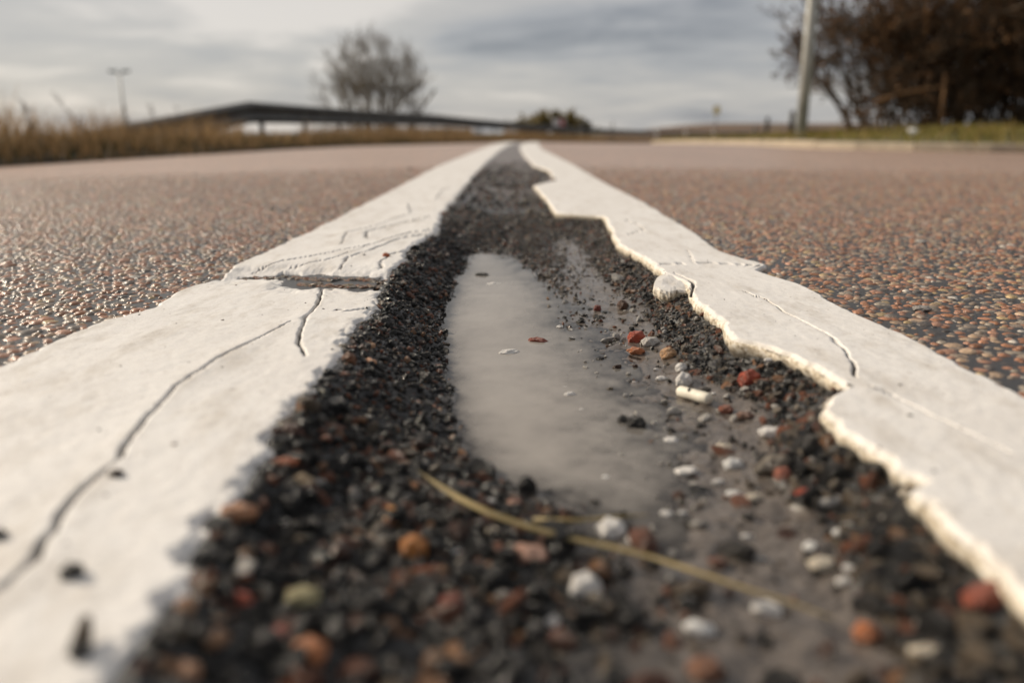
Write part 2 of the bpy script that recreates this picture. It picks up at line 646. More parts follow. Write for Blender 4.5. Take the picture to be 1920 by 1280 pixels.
def s_lo(Y): return e_lo(Y) + rag(Y, 3, 0.0022)
def s_li(Y): return e_li(Y) + rag(Y, 9, 0.0028) + 0.0045 * fbm(np.asarray(Y, float), np.asarray(Y, float) * 0 + 2.5, 0.075, 3, 19) * np.clip(1.4 - np.asarray(Y, float) * .4, 0.2, 1)
def s_ri(Y): return e_ri(Y) + rag(Y, 14, 0.0034)
def s_ro(Y): return e_ro(Y) + rag(Y, 21, 0.0018)


# rows: evenly finer towards the lens
def rows(y_near, y_far, n_like):
    q = np.linspace(1.0 / y_near, 1.0 / y_far, n_like)
    return 1.0 / q


Z_W = -0.0185                  # water level in the pothole
R_BED = np.concatenate([np.linspace(-1.2, 0.085, 30), rows(0.09, 9.2, 820)])

# floor of the pothole: heights above the water level at points read off the photograph
ctrl = []


def add_c(px, py, dz):
    p = at(px, py, Z_W + dz)
    ctrl.append((p[0], p[1], dz))


for x, y in [(905, 466), (868, 480), (850, 520), (835, 570), (828, 620), (838, 680), (852, 740), (862, 800), (876, 852), (905, 886), (960, 912), (1012, 938), (1050, 962)]:
    add_c(x, y, 0.0)
for x, y, d in [(905, 500, -.004), (895, 560, -.006), (890, 620, -.007), (900, 700, -.008), (920, 780, -.008), (960, 850, -.006), (1010, 900, -.004),
                (960, 530, -.003), (970, 620, -.004), (1000, 720, -.0045), (1050, 820, -.0035), (950, 466, .0015), (960, 485, .0), (1000, 492, .0012), (1000, 455, .004), (1030, 520, .0008), (1060, 545, .0013), (1050, 600, .0004),
                (1120, 560, .0004), (1130, 620, .0001), (1100, 680, -.0012), (1180, 640, .0007), (1130, 760, -.0022), (1200, 720, .0000), (1190, 830, -.0016),
                (1280, 800, .0005), (1300, 880, .0001), (1150, 920, -.0022), (1250, 950, -.0008), (1380, 960, .0012), (1150, 1010, -.0004), (1300, 1040, .0004),
                (1450, 1050, .0014), (1200, 1120, .0010), (1400, 1150, .0010), (1100, 1200, .003), (1300, 1250, .003), (1500, 1250, .003),
                (1050, 470, .0012), (1000, 430, .006), (950, 405, .010), (1080, 440, .005), (1120, 480, .004), (1030, 415, .009),
                (1180, 600, .0015), (1250, 680, .0015), (1360, 760, .0018), (1450, 850, .002), (1600, 990, .0025), (1750, 1180, .003),
                (765, 565, .0105), (745, 650, .0105), (720, 760, .0095), (690, 860, .0095), (800, 655, .004), (800, 570, .005), (795, 780, .0035), (640, 790, .0135), (600, 900, .0115),
                (790, 900, .005), (805, 500, .010), (855, 445, .0105), (835, 470, .009), (880, 950, .0045), (980, 1000, .003),
                (500, 1000, .012), (700, 1000, .0085), (600, 1150, .0105), (800, 1100, .0065), (850, 1250, .007), (500, 1250, .013), (960, 1120, .004),
                (900, 385, .0125), (950, 370, .012), (1000, 372, .0115), (960, 342, .0135), (920, 335, .0150), (985, 325, .0150), (945, 300, .0170), (900, 410, .0115), (960, 285, .0178)]:
    add_c(x, y, d)
for py in np.concatenate([np.arange(285, 420, 15), np.arange(420, 1281, 30)]):
    Y = at(960, py, 0)[1]
    c = float(c_off(Y))
    ctrl.append((float(e_li(Y)) + c, Y, 0.0222))
    if py <= 1130:
        sr = float(e_ri(Y))
        ctrl.append((sr + c, Y, 0.0165))
        if 405 < py:
            ctrl.append((sr + c - 0.010, Y, 0.0115))
            ctrl.append((sr + c - 0.026, Y, 0.0035))
ctrl = np.array(ctrl)


def warp(X, Y):
    Yc = np.maximum(Y, 0.1)
    return np.stack([X / (Yc + 0.12) * 10, 4.5 * np.log(Yc)], -1)


def rbf_setup():
    w = warp(ctrl[:, 0], ctrl[:, 1])
    d = np.linalg.norm(w[:, None] - w[None], axis=-1)
    A = -d + np.eye(len(w)) * 0.02
    n = len(w)
    Pm = np.concatenate([np.ones((n, 1)), w], 1)
    M = np.block([[A, Pm], [Pm.T, np.zeros((3, 3))]])
    sol = np.linalg.lstsq(M, np.concatenate([ctrl[:, 2], np.zeros(3)]), rcond=None)[0]
    return w, sol


RW, RS = rbf_setup()


def floor_rel(X, Y):
    shp = X.shape
    p = warp(X.ravel(), Y.ravel())
    out = RS[-3] + p @ RS[-2:]
    for k in range(len(RW)):
        out = out - RS[k] * np.hypot(p[:, 0] - RW[k, 0], p[:, 1] - RW[k, 1])
    return out.reshape(shp)


def bed_height(s, Y):
    """height of the pothole bed; also how much it is crumbled bank, and worn dry road"""
    s, Y = np.broadcast_arrays(np.asarray(s, float), np.asarray(Y, float))
    X = s + c_off(Y)
    zr = z_road(s, Y)
    rel = floor_rel(X, Y)
    rgt = sstep(-0.03, 0.03, s - 0.02 - 0.02 * Y)
    bank = sstep(-0.0012, 0.0018, rel) * (1 - rgt) + sstep(0.0030, 0.0065, rel) * rgt
    n = fbm(X, Y, 0.011, 4, 41, 0.6)
    n2 = fbm(X, Y, 0.004, 3, 77, 0.6)
    z = Z_W + rel + bank * (n * 0.0026 + (0.5 - np.abs(n2)) * 0.0030 - 0.0012) + (1 - bank) * (fbm(X, Y, 0.012, 5, 5, 0.62) * 0.0020 + np.maximum(n2, 0) * 0.0010)
    z = np.minimum(z, 0.0030 + 0.0012 * n - 0.0040 * rgt)
    edge = np.minimum(s - s_li(Y), s_ri(Y) - s)
    t = sstep(-0.001, 0.004, edge)
    z = z * t + np.minimum(z, -0.0012 * rgt + 0.0022 * (1 - rgt)) * (1 - t)
    z = np.where(edge < -0.004, np.minimum(z, -0.0015), z)
    deep = sstep(2.9, 1.4, Y)
    z = z * (0.15 + 0.85 * deep) if np.ndim(z) else z
    worn = sstep(0.95, 1.7, Y + 0.25 * n)
    return z + zr, bank, worn


# ------------------------------------------------------------------ road sheets
def build_road():
    V, Fc = [], []
    n0 = 0
    Ys = np.concatenate([np.linspace(-6, 0, 13)[:-1], np.linspace(0, 3, 61)[:-1], np.linspace(3, 9, 49)])
    # left lane: its edge draws in a little where the verge has crept over it
    a = np.linspace(0, 1, 30) ** 2
    for side in (-1, 1):
        inner = (s_li(Ys) - 0.010) if side < 0 else (s_ri(Ys) + 0.010)
        inner = np.where(side < 0, np.minimum(inner, -0.09), np.maximum(inner, 0.09)) if False else inner
        outer = np.full_like(Ys, -2.6) if side < 0 else np.full_like(Ys, 9.0)
        S = inner[:, None] * (1 - a) + outer[:, None] * a
        Y = Ys[:, None] + 0 * S
        Z = z_road(S, Y)
        V.append(np.stack([S + c_off(Y), Y, Z], -1).reshape(-1, 3))
        f = grid_faces(len(Ys), len(a)) + n0
        Fc.append(f if side > 0 else f[:, ::-1])
        n0 += len(Ys) * len(a)
    Ys = np.linspace(9, 130, 122)
    S = np.linspace(-2.6, 3.4, 25)[None] + 0 * Ys[:, None]
    Y = Ys[:, None] + 0 * S
    V.append(np.stack([S + c_off(Y), Y, z_road(S, Y)], -1).reshape(-1, 3))
    Fc.append(grid_faces(len(Ys), 25) + n0)
    o = link_mesh('road', np.concatenate(V), np.concatenate(Fc), M_road)
    tag(o, kind='structure', label='red brown stone chip road surface with a bend and a crest')
    return o


road = build_road()


def build_bed():
    n = 330
    Ys = R_BED
    lo = s_li(Ys) - 0.012
    hi = s_ri(Ys) + 0.012
    t = np.linspace(0, 1, n)
    S = lo[:, None] * (1 - t) + hi[:, None] * t
    Y = Ys[:, None] + 0 * S
    Z, bank, worn = bed_height(S, Y)
    V = np.stack([S + c_off(Y), Y, Z], -1).reshape(-1, 3)
    o = link_mesh('pothole', V, grid_faces(len(Ys), n), M_bed,
                  attrs={'bank': ('FLOAT', bank), 'worn': ('FLOAT', worn)})
    tag(o, kind='structure', label='broken pothole bed of crumbled asphalt and mud between the white lines')
    return o


bed = build_bed()


def build_puddle():
    Ys = rows(0.13, 0.80, 260)
    n = 200
    S = np.linspace(-0.09, 0.125, n)[None] + 0 * Ys[:, None]
    Y = Ys[:, None] + 0 * S
    Z, _, _ = bed_height(S, Y)
    depth = Z_W - Z
    inside = (S > s_li(Y) + 0.004) & (S < s_ri(Y) - 0.004)
    wet = (depth > -0.0016) & inside
    k = wet[:-1, :-1] | wet[1:, :-1] | wet[:-1, 1:] | wet[1:, 1:]
    murk = np.clip(1 - np.exp(-np.clip(depth, 0, 1) / 0.0038), 0, 0.94)
    V = np.stack([S + c_off(Y), Y, np.full_like(S, Z_W)], -1).reshape(-1, 3)
    f = grid_faces(len(Ys), n, k)
    used, inv = np.unique(f, return_inverse=True)
    o = link_mesh('puddle', V[used], inv.reshape(f.shape), M_water,
                  attrs={'murk': ('FLOAT', murk.ravel()[used])})
    tag(o, kind='structure', label='shallow murky grey puddle standing in the pothole')
    return o


puddle = build_puddle()


# ------------------------------------------------------------------ white lines
def poly_dist(X, Y, pts):
    """distance to a polyline and position along it (0..1)"""
    best = np.full(X.shape, 9.0)
    par = np.zeros(X.shape)
    n = len(pts) - 1
    for i in range(n):
        ax, ay = pts[i]
        bx, by = pts[i + 1]
        dx, dy = bx - ax, by - ay
        L2 = dx * dx + dy * dy + 1e-12
        t = np.clip(((X - ax) * dx + (Y - ay) * dy) / L2, 0, 1)
        d = np.hypot(X - ax - t * dx, Y - ay - t * dy)
        m = d < best
        best = np.where(m, d, best)
        par = np.where(m, (i + t) / n, par)
    return best, par


def pix_line(p):
    return [tuple(at(x, y, T_PAINT)[:2]) for x, y in p]


CRACKS_L = [  # (points, width near start, width near end) in metres
    ([(545, 603), (490, 630), (430, 660), (380, 692), (340, 716), (300, 756), (268, 788), (240, 826), (215, 862), (190, 886), (150, 922), (115, 962), (92, 1000), (75, 1040), (40, 1072), (0, 1098), (-60, 1130)], .0010, .0024),
    ([(606, 526), (602, 560), (578, 590), (562, 620), (560, 645), (571, 668)], .0024, .0008),
    ([(630, 581), (655, 583), (682, 580)], .0012, .0020),
    ([(470, 507), (530, 490), (600, 478), (655, 466), (700, 458), (735, 445), (770, 436), (806, 431)], .0009, .0017),
    ([(545, 500), (610, 488), (668, 470), (690, 461)], .0008, .0010),
    ([(690, 446), (685, 436), (715, 427), (760, 416), (806, 406)], .0014, .0012),
    ([(640, 458), (650, 436), (700, 424), (735, 412), (770, 400), (766, 382)], .0009, .0012),
    ([(640, 500), (650, 484), (690, 471), (735, 452), (762, 445), (800, 440)], .0018, .0018),
    ([(716, 500), (714, 489), (735, 476), (772, 468)], .0020, .0016),
    ([(818, 372), (830, 355), (846, 350)], .0012, .0010),
]
CRACKS_R = [
    ([(1172, 412), (1196, 420), (1206, 431), (1180, 440), (1165, 441)], .0012, .0008),
    ([(1242, 496), (1285, 493), (1330, 492), (1380, 495), (1425, 499)], .0013, .0010),
    ([(1288, 468), (1296, 480), (1298, 493)], .0008, .0009),
    ([(1392, 546), (1430, 558), (1482, 590), (1545, 622), (1582, 652), (1604, 684), (1608, 706)], .0009, .0013),
    ([(1270, 515), (1296, 524), (1299, 545), (1296, 556)], .0022, .0022),
    ([(1636, 722), (1690, 748), (1760, 782), (1830, 816), (1900, 850)], .0006, .0006),
]
BANDS_L = [([(455, 514), (500, 512), (540, 511), (600, 515), (660, 514), (735, 520), (760, 520)], .0032),
           ([(560, 524), (640, 527), (740, 528)], .0022)]


def yw(Y):
    Y = np.asarray(Y, float)
    return np.where(Y < 0.45, 0.42 * Y, 0.189 + 0.189 * np.log(np.maximum(Y, 0.45) / 0.45))


def build_line(name, f_in, f_out, side, cracks, bands, label):
    nt_ = 220
    Ys = np.concatenate([np.linspace(-1.2, 0.09, 20), rows(0.095, 9.0, 900), np.linspace(9.6, 90, 90)])
    si, so_ = f_in(Ys), f_out(Ys)
    t = np.linspace(0, 1, nt_)
    S = si[:, None] * (1 - t) + so_[:, None] * t
    Y = Ys[:, None] + 0 * S
    X = S + c_off(Y)
    de = np.minimum(np.abs(S - si[:, None]), np.abs(S - so_[:, None]))
    d_in = np.abs(S - si[:, None])
    z = T_PAINT + 0.0005 * fbm(X, Y, 0.05, 3, 31) + 0.00018 * fbm(X, Y, 0.004, 2, 33)
    rnd_in = sstep(0.0026, 0, d_in + 0.0016 * fbm(X, Y, 0.005, 3, 8))
    z -= 0.0013 * rnd_in + 0.0008 * sstep(0.0018, 0, de)
    if side < 0:        # worn thin where the bank of crumbled asphalt laps on to it
        z -= 0.0030 * sstep(0.007, 0.0, d_in + 0.008 * fbm(X, Y, 0.009, 4, 71, 0.65))
        z += 0.0003 * fbm(X, Y, 0.003, 2, 73) * sstep(0.02, 0, d_in)
    crk = np.zeros_like(z)
    sub = Ys < 2.2
    jx = 0.0016 * fbm(X, Y, 0.014, 3, 61)
    jy = 0.004 * fbm(X, Y, 0.04, 3, 67)
    for pts, w0, w1 in cracks:
        # a crack that runs across the line opens wider along the road
        d, par = poly_dist(X[sub] + jx[sub], yw(Y[sub] + jy[sub]), [(a, float(yw(b))) for a, b in pix_line(pts)])
        w = (w0 + (w1 - w0) * par) * (0.75 + 0.5 * fbm(X[sub], Y[sub], 0.02, 2, 90)) * 0.62
        w = np.maximum(w, 0.00035)
        g = sstep(1.25, 0.45, d / w)
        z[sub] -= 0.0036 * g
        z[sub] += (0.0004 if side < 0 else 0.0001) * sstep(0.012, 0.0, d) * (1 - g)
        crk[sub] = np.maximum(crk[sub], g)
    # patches where the paint has gone altogether
    for pts, w in bands:
        d, par = poly_dist(X[sub], Y[sub] * 0.45, [(a, b * 0.45) for a, b in pix_line(pts)])
        nn = fbm(X[sub], Y[sub], 0.014, 4, 55, 0.65)
        g = sstep(0.0012, -0.0006, d - w * (0.45 + 2.4 * nn))
        z[sub] -= 0.0034 * sstep(0.022, 0.003, d + 0.008 * nn) * (1 - g)
        z[sub] -= (T_PAINT + 0.003) * g
        crk[sub] = np.maximum(crk[sub], g * 0.8)
    z = z + z_road(S, Y)
    side_a = (0.5 if side > 0 else 0.25) * rnd_in * (Ys[:, None] < 2.5)
    # broken flanks: three extra columns on each rim
    zr_i, zr_o = z_road(si, Ys), z_road(so_, Ys)
    sg = -1.0 if side > 0 else 1.0      # direction pointing into the gap
    cols_i = []
    for off, dz in ((-0.0030, -0.012), (-0.0004, -0.0040), (0.0002, -0.0020), (0.0005, 0.0002), (0.0002, 0.0018)):
        if side < 0 and dz > -0.003:
            dz = -0.003 + (dz + 0.003) * 0.4
        r = 0.0011 * fbm(Ys, Ys * 0 + dz * 1000, 0.008, 4, 12 + int(dz * 1e4), 0.75)
        cols_i.append(np.stack([si + sg * (off + r) + c_off(Ys), Ys, zr_i + dz + r * 0.5], -1))
    cols_o = []
    for off, dz in ((0.0004, 0.0012), (0.0006, -0.004)):
        r = 0.0004 * fbm(Ys, Ys * 0 + dz * 900, 0.006, 3, 18)
        cols_o.append(np.stack([so_ - sg * (off + r) + c_off(Ys), Ys, zr_o + dz], -1))
    G = np.concatenate([np.stack(cols_i, 1), np.stack([X, Y, z], -1), np.stack(cols_o, 1)], 1)
    nr, nc = G.shape[:2]
    one = np.ones((nr, 1))
    sa = np.concatenate([one, one, one, one, one, side_a, one * 0.4, one * 0.4], 1)
    ca = np.concatenate([one * 0.95, one * 0.85, one * 0.4, one * 0, one * 0, crk, one * 0, one * 0], 1)
    f = grid_faces(nr, nc)
    if side < 0:
        f = f[:, ::-1]
    o = link_mesh(name, G.reshape(-1, 3), f, M_paint, attrs={'crack': ('FLOAT', ca), 'side': ('FLOAT', sa)})
    tag(o, label, 'road marking', 'twin white lines along the road')
    return o


line_l = build_line('line_marking', s_li, s_lo, -1, CRACKS_L, BANDS_L,
                    'thick white road line with a long deep crack, on the guardrail side of the pothole')
line_r = build_line('line_marking', s_ri, s_ro, 1, CRACKS_R, [],
                    'thick white road line with a ragged bitten edge, on the kerb side of the pothole')


# ------------------------------------------------------------------ stones
def stone_mesh(name, seed, sub, planes=11, lo=0.62, hi=1.0, soft=9.0, mat=None, lump=0.05):
    r = np.random.default_rng(seed)
    bm = bmesh.new()
    bmesh.ops.create_icosphere(bm, subdivisions=sub, radius=1.0)
    P = np.array([v.co[:] for v in bm.verts])
    nrm = r.normal(size=(planes, 3))
    nrm /= np.linalg.norm(nrm, axis=1)[:, None]
    dist = r.uniform(lo, hi, planes)
    dp = P @ nrm.T
    rad = np.where(dp > 0.05, dist / np.maximum(dp, 0.05), 3.0)
    rad = np.minimum(rad, 1.15)
    k = -np.log(np.exp(-soft * rad).sum(1) + 1e-9) / soft
    k = np.clip(k, 0.35, 1.1)
    k += lump * np.sin(P[:, 0] * 5 + seed) * np.cos(P[:, 1] * 4.3 + seed * 2) * np.sin(P[:, 2] * 4 + 1)
    P = P * k[:, None]
    P /= np.abs(P).max()
    for v, p in zip(bm.verts, P):
        v.co = p
    me = bpy.data.meshes.new(name)
    bm.to_mesh(me)
    bm.free()
    me.polygons.foreach_set('use_smooth', [True] * len(me.polygons))
    if mat:
        me.materials.append(mat)
    return me


ROAD_STONES = [stone_mesh('aggregate_stone', 100 + i, 2, 9, 0.75, 1.0, 14, M_stone_road, 0.03) for i in range(6)]
GRAVEL = [stone_mesh('gravel_stone', 200 + i, 3, 9, 0.42, 1.0, 22, M_stone_wet, 0.05) for i in range(7)]
GRIT = [stone_mesh('grit', 300 + i, 1, 9, 0.5, 1.0, 12, M_stone_wet, 0.1) for i in range(4)]
LOOSE = [stone_mesh('loose_stone', 400 + i, 4, 8, 0.42, 1.0, 42, M_stone_loose, 0.09) for i in range(8)]


def variant_collection(name, meshes):
    c = bpy.data.collections.new(name)
    for i, me in enumerate(meshes):
        o = bpy.data.objects.new('%s_shape' % me.name.split('.')[0], me)
        c.objects.link(o)
    return c


def scatter(name, pos, rot, scl, colr, idx, meshes, parent, label):
    """countless stones: one object whose points carry shape, turn, size and colour"""
    me = bpy.data.meshes.new(name)
    me.vertices.add(len(pos))
    me.vertices.foreach_set('co', np.asarray(pos, np.float32).ravel())
    for an, typ, key, d in (('rot', 'FLOAT_VECTOR', 'vector', rot), ('scl', 'FLOAT_VECTOR', 'vector', scl),
                            ('col', 'FLOAT_COLOR', 'color', np.concatenate([colr, np.ones((len(colr), 1))], 1)),
                            ('idx', 'INT', 'value', idx)):
        a = me.attributes.new(an, typ, 'POINT')
        a.data.foreach_set(key, np.asarray(d, np.int32 if typ == 'INT' else np.float32).ravel())
    o = bpy.data.objects.new(name, me)
    col.objects.link(o)
    if parent is not None:
        o.parent = parent
    ng = bpy.data.node_groups.new(name + '_spread', 'GeometryNodeTree')
    ng.interface.new_socket('Geometry', in_out='INPUT', socket_type='NodeSocketGeometry')
    ng.interface.new_socket('Geometry', in_out='OUTPUT', socket_type='NodeSocketGeometry')
    gi, go = ng.nodes.new('NodeGroupInput'), ng.nodes.new('NodeGroupOutput')
    iop = ng.nodes.new('GeometryNodeInstanceOnPoints')
    ci = ng.nodes.new('GeometryNodeCollectionInfo')
    ci.inputs['Collection'].default_value = variant_collection(name + '_shapes', meshes)
    ci.inputs['Separate Children'].default_value = True
    ci.inputs['Reset Children'].default_value = True
    ng.links.new(gi.outputs[0], iop.inputs['Points'])
    ng.links.new(ci.outputs[0], iop.inputs['Instance'])
    iop.inputs['Pick Instance'].default_value = True

    def na(nm, t):
        n = ng.nodes.new('GeometryNodeInputNamedAttribute')
        n.data_type = t
        n.inputs['Name'].default_value = nm
        return n.outputs['Attribute']
    ng.links.new(na('idx', 'INT'), iop.inputs['Instance Index'])
    er = ng.nodes.new('FunctionNodeEulerToRotation')
    ng.links.new(na('rot', 'FLOAT_VECTOR'), er.inputs[0])
    ng.links.new(er.outputs[0], iop.inputs['Rotation'])
    ng.links.new(na('scl', 'FLOAT_VECTOR'), iop.inputs['Scale'])
    ng.links.new(iop.outputs[0], go.inputs[0])
    md = o.modifiers.new('spread', 'NODES')
    md.node_group = ng
    tag(o, label, None, None, 'stuff')
    return o


def place_stone(name, me, p, rot, scl, c, parent=None):
    o = bpy.data.objects.new(name, me)
    o.location = p
    o.rotation_euler = rot
    o.scale = scl
    o['col'] = [float(c[0]), float(c[1]), float(c[2]), 1.0]
    col.objects.link(o)
    if parent is not None:
        o.parent = parent
    return o


PAL_ROAD = np.array([(0.32, 0.135, 0.058), (0.42, 0.21, 0.125), (0.44, 0.30, 0.185), (0.27, 0.205, 0.15), (0.43, 0.19, 0.095),
                     (0.20, 0.165, 0.135), (0.33, 0.275, 0.21), (0.08, 0.068, 0.06), (0.55, 0.50, 0.43), (0.44, 0.31, 0.14)])
PAL_ROAD = PAL_ROAD * 0.87 + 0.13 * PAL_ROAD.mean(1, keepdims=True) * 1.05
W_ROAD = np.array([.18, .17, .13, .12, .10, .08, .07, .09, .02, .04])
PAL_BANK = np.array([(0.012, 0.012, 0.012), (0.022, 0.021, 0.020), (0.048, 0.043, 0.038), (0.22, 0.08, 0.04), (0.32, 0.17, 0.09),
                     (0.16, 0.125, 0.09), (0.30, 0.26, 0.21), (0.10, 0.05, 0.035), (0.6, 0.57, 0.53), (0.26, 0.12, 0.08)])
W_BANK_L = np.array([.34, .26, .12, .06, .05, .05, .025, .05, .012, .035])
W_BANK_R = np.array([.13, .18, .22, .05, .04, .17, .07, .08, .01, .05])


def pick(pal, w, n, r, jit=0.25):
    i = r.choice(len(pal), n, p=w / w.sum())
    return np.clip(pal[i] * (1 + r.uniform(-jit, jit, (n, 1))), 0, 0.85)


def road_aggregate():
    r = np.random.default_rng(31)
    cell = 0.0060
    gx = np.arange(-1.95, 1.95, cell)
    gy = np.arange(0.14, 2.5, cell)
    X, Y = np.meshgrid(gx, gy)
    X = (X + (np.arange(len(gy)) % 2)[:, None] * cell / 2).ravel()
    Y = Y.ravel()
    n = len(X)
    X = X + r.uniform(-.42, .42, n) * cell
    Y = Y + r.uniform(-.42, .42, n) * cell
    lo, ro = s_lo(Y), s_ro(Y)
    keep = (X < lo - 0.001) | (X > ro + 0.001)
    keep &= np.abs(X) < 0.72 * Y + 0.15
    keep &= r.uniform(size=n) < 0.95 * np.clip((2.6 - Y) / 1.5, 0, 1)
    X, Y = X[keep], Y[keep]
    n = len(X)
    big = np.clip(r.lognormal(0, 0.27, n), 0.5, 1.75) * (1 + 0.28 * sstep(0.6, 1.6, Y))
    sx = 0.0034 * big * r.uniform(0.85, 1.25, n)
    sy = 0.0034 * big * r.uniform(0.75, 1.05, n)
    sz = 0.0019 * np.sqrt(big) * r.uniform(0.8, 1.3, n)
    z = z_road(X, Y) - sz * r.uniform(0.30, 0.72, n)
    rot = np.stack([r.normal(0, .10, n), r.normal(0, .10, n), r.uniform(0, 6.28, n)], -1)
    c = np.clip(pick(PAL_ROAD, W_ROAD, n, r) * 1.12, 0, .8)
    idx = r.integers(0, len(ROAD_STONES), n)
    pos = np.stack([X, Y, z], -1)
    scl = np.stack([sx, sy, sz], -1)
    # the ones that show largest become single parts of the road
    vis = (np.abs(X) < 0.64 * Y) & (Y > 0.2)
    show = np.where(vis, sx / Y, 0)
    top = np.argsort(-show)[:300]
    rest = np.ones(n, bool)
    rest[top] = False
    for k in top:
        place_stone('aggregate_stone', ROAD_STONES[idx[k]], pos[k], rot[k], scl[k], c[k], road)
    scatter('aggregate', pos[rest], rot[rest], scl[rest], c[rest], idx[rest], ROAD_STONES, road,
            'red, tan and grey stone chips set in the road surface')


road_aggregate()


def pothole_gravel():
    r = np.random.default_rng(77)

    def cand(n, y0, y1):
        Y = r.uniform(y0, y1, n)
        lo, hi = s_li(Y) - 0.0015, s_ri(Y) - 0.0005
        t = r.uniform(0, 1, n)
        return lo + (hi - lo) * t, Y, (hi - lo)
    P, S, R, C, I = [], [], [], [], []

    def layer(n, y0, y1, size, dens_bank, dens_mud, sink, meshes, big=0.35, far_fade=None):
        s, Y, w = cand(n, y0, y1)
        z, bank, worn = bed_height(s, Y)
        rel = z - Z_W
        right = (s > 0.5 * (s_li(Y) + s_ri(Y)))
        p = dens_mud + (dens_bank - dens_mud) * bank
        p = p * (w / 0.2)
        p = np.where(rel < -0.001, p * 0.10, p)
        if far_fade:
            p = p * sstep(far_fade[1], far_fade[0], Y)
        k = r.uniform(size=n) < p
        s, Y, z, right = s[k], Y[k], z[k], right[k]
        m = len(s)
        sz = size * np.clip(r.lognormal(0, big, m), 0.45, 2.3)
        ax = np.stack([r.uniform(.8, 1.45, m), r.uniform(.6, 1.05, m), r.uniform(.4, .85, m)], -1) * sz[:, None]
        pos = np.stack([s + c_off(Y), Y, z + ax[:, 2] * r.uniform(*sink, m)], -1)
        rot = np.stack([r.normal(0, .5, m), r.normal(0, .5, m), r.uniform(0, 6.28, m)], -1)
        c = np.where(right[:, None], pick(PAL_BANK, W_BANK_R, m, r), pick(PAL_BANK, W_BANK_L, m, r))
        return pos, rot, ax, c, r.integers(0, len(meshes), m)
    A1 = layer(8500, 0.13, 0.29, 0.0026, 0.30, 0.012, (-0.3, 0.4), GRAVEL)
    A2 = layer(23500, 0.29, 1.05, 0.0021, 0.17, 0.007, (-0.4, 0.3), GRAVEL)
    A = [np.concatenate(x) for x in zip(A1, A2)]
    B = layer(9000, 1.05, 3.2, 0.0032, 0.42, 0.1, (-0.3, 0.3), GRAVEL, far_fade=(1.4, 3.2))
    pos, rot, scl, c, idx = [np.concatenate(x) for x in zip(A, B)]
    show = scl[:, 0] / pos[:, 1]
    show = np.where((np.abs(pos[:, 0]) < 0.64 * pos[:, 1]) & (pos[:, 1] > 0.16), show, 0)
    top = np.argsort(-show)[:300]
    rest = np.ones(len(pos), bool)
    rest[top] = False
    for k in top:
        place_stone('gravel_stone', GRAVEL[idx[k]], pos[k], rot[k], scl[k], c[k], bed)
    scatter('gravel', pos[rest], rot[rest], scl[rest], c[rest], idx[rest], GRAVEL, bed,
            'small dark and rusty gravel crumbled from the pothole edges')
    # splinters of paint in the mud under the bitten line
    n = 260
    Y = 0.2 + 0.75 * r.uniform(0, 1, n) ** 1.3
    hi = s_ri(Y)
    sx = hi - 0.004 - np.minimum(0.075, (hi - s_li(Y)) * .5) * r.uniform(0, 1, n)
    z = np.maximum(bed_height(sx, Y)[0], Z_W)
    q = 0.0009 * np.clip(r.lognormal(0, .5, n), .4, 2.8)
    W = (np.stack([sx + c_off(Y), Y, z + q * .3], -1), np.stack([r.normal(0, .5, n), r.normal(0, .5, n), r.uniform(0, 6.28, n)], -1),
         np.stack([q * r.uniform(1, 1.9, n), q, q * r.uniform(.35, .8, n)], -1), np.array([(.76, .73, .68)]) * r.uniform(.75, 1.05, (n, 1)), r.integers(0, len(GRAVEL), n))
    scatter('paint_splinters', *W, GRAVEL, bed, 'tiny white splinters of paint in the mud under the bitten line')
    D = layer(90000, 0.16, 1.1, 0.0011, 0.5, 0.022, (-0.3, 0.6), GRIT, 0.4)
    scatter('grit', *D[:3], D[3], D[4], GRIT, bed, 'fine dark grit over the pothole banks')


pothole_gravel()


# stones showing where the paint has gone
def band_stones():
    r = np.random.default_rng(5)
    pos, rot, scl, cc, idx = [], [], [], [], []
    for pts, w in BANDS_L:
        L = pix_line(pts)
        for k in range(190):
            i = r.integers(0, len(L) - 1)
            t = r.uniform()
            x = L[i][0] * (1 - t) + L[i + 1][0] * t
            y = L[i][1] * (1 - t) + L[i + 1][1] * t + r.normal(0, w * 0.8)
            s = 0.0020 * np.clip(r.lognormal(0, .35), .5, 1.6)
            pos.append((x, y, -0.0004 + s * r.uniform(-.1, .2)))
            scl.append((s * 1.15, s * 0.9, s * 0.6))
            rot.append((0.1, 0.1, r.uniform(0, 6.28)))
            idx.append(r.integers(0, len(GRAVEL)))
    cc = pick(PAL_ROAD, W_ROAD, len(pos), r)
    scatter('exposed_chips', np.array(pos), np.array(rot), np.array(scl), cc, np.array(idx), GRAVEL, line_l,
            'brown stone chips laid bare in the crosswise break of the line')


band_stones()


def line_crumbs(line, f_in, f_out, n, seed, pal_w, label):
    r = np.random.default_rng(seed)
    Y = 0.16 + 1.5 * r.uniform(0, 1, n) ** 1.6
    a, b = f_in(Y), f_out(Y)
    t = r.uniform(0, 1, n) ** 2.6 * .97 + .01
    x = a + (b - a) * t
    sz = 0.0005 * np.clip(r.lognormal(0, .45, n), .4, 2.2)
    scl = np.stack([sz * 1.2, sz, sz * .7], -1)
    pos = np.stack([x, Y, z_road(x, Y) + T_PAINT - 0.0002 + sz * .2], -1)
    rot = np.stack([r.normal(0, .3, n), r.normal(0, .3, n), r.uniform(0, 6.28, n)], -1)
    scatter('crumbs', pos, rot, scl, pick(PAL_BANK, pal_w, n, r), r.integers(0, len(GRIT), n), GRIT, line, label)


line_crumbs(line_l, s_li, s_lo, 110, 41, W_BANK_L, 'tiny dark crumbs strewn on the paint')
line_crumbs(line_r, s_ri, s_ro, 45, 42, W_BANK_R, 'tiny dark crumbs strewn on the paint')

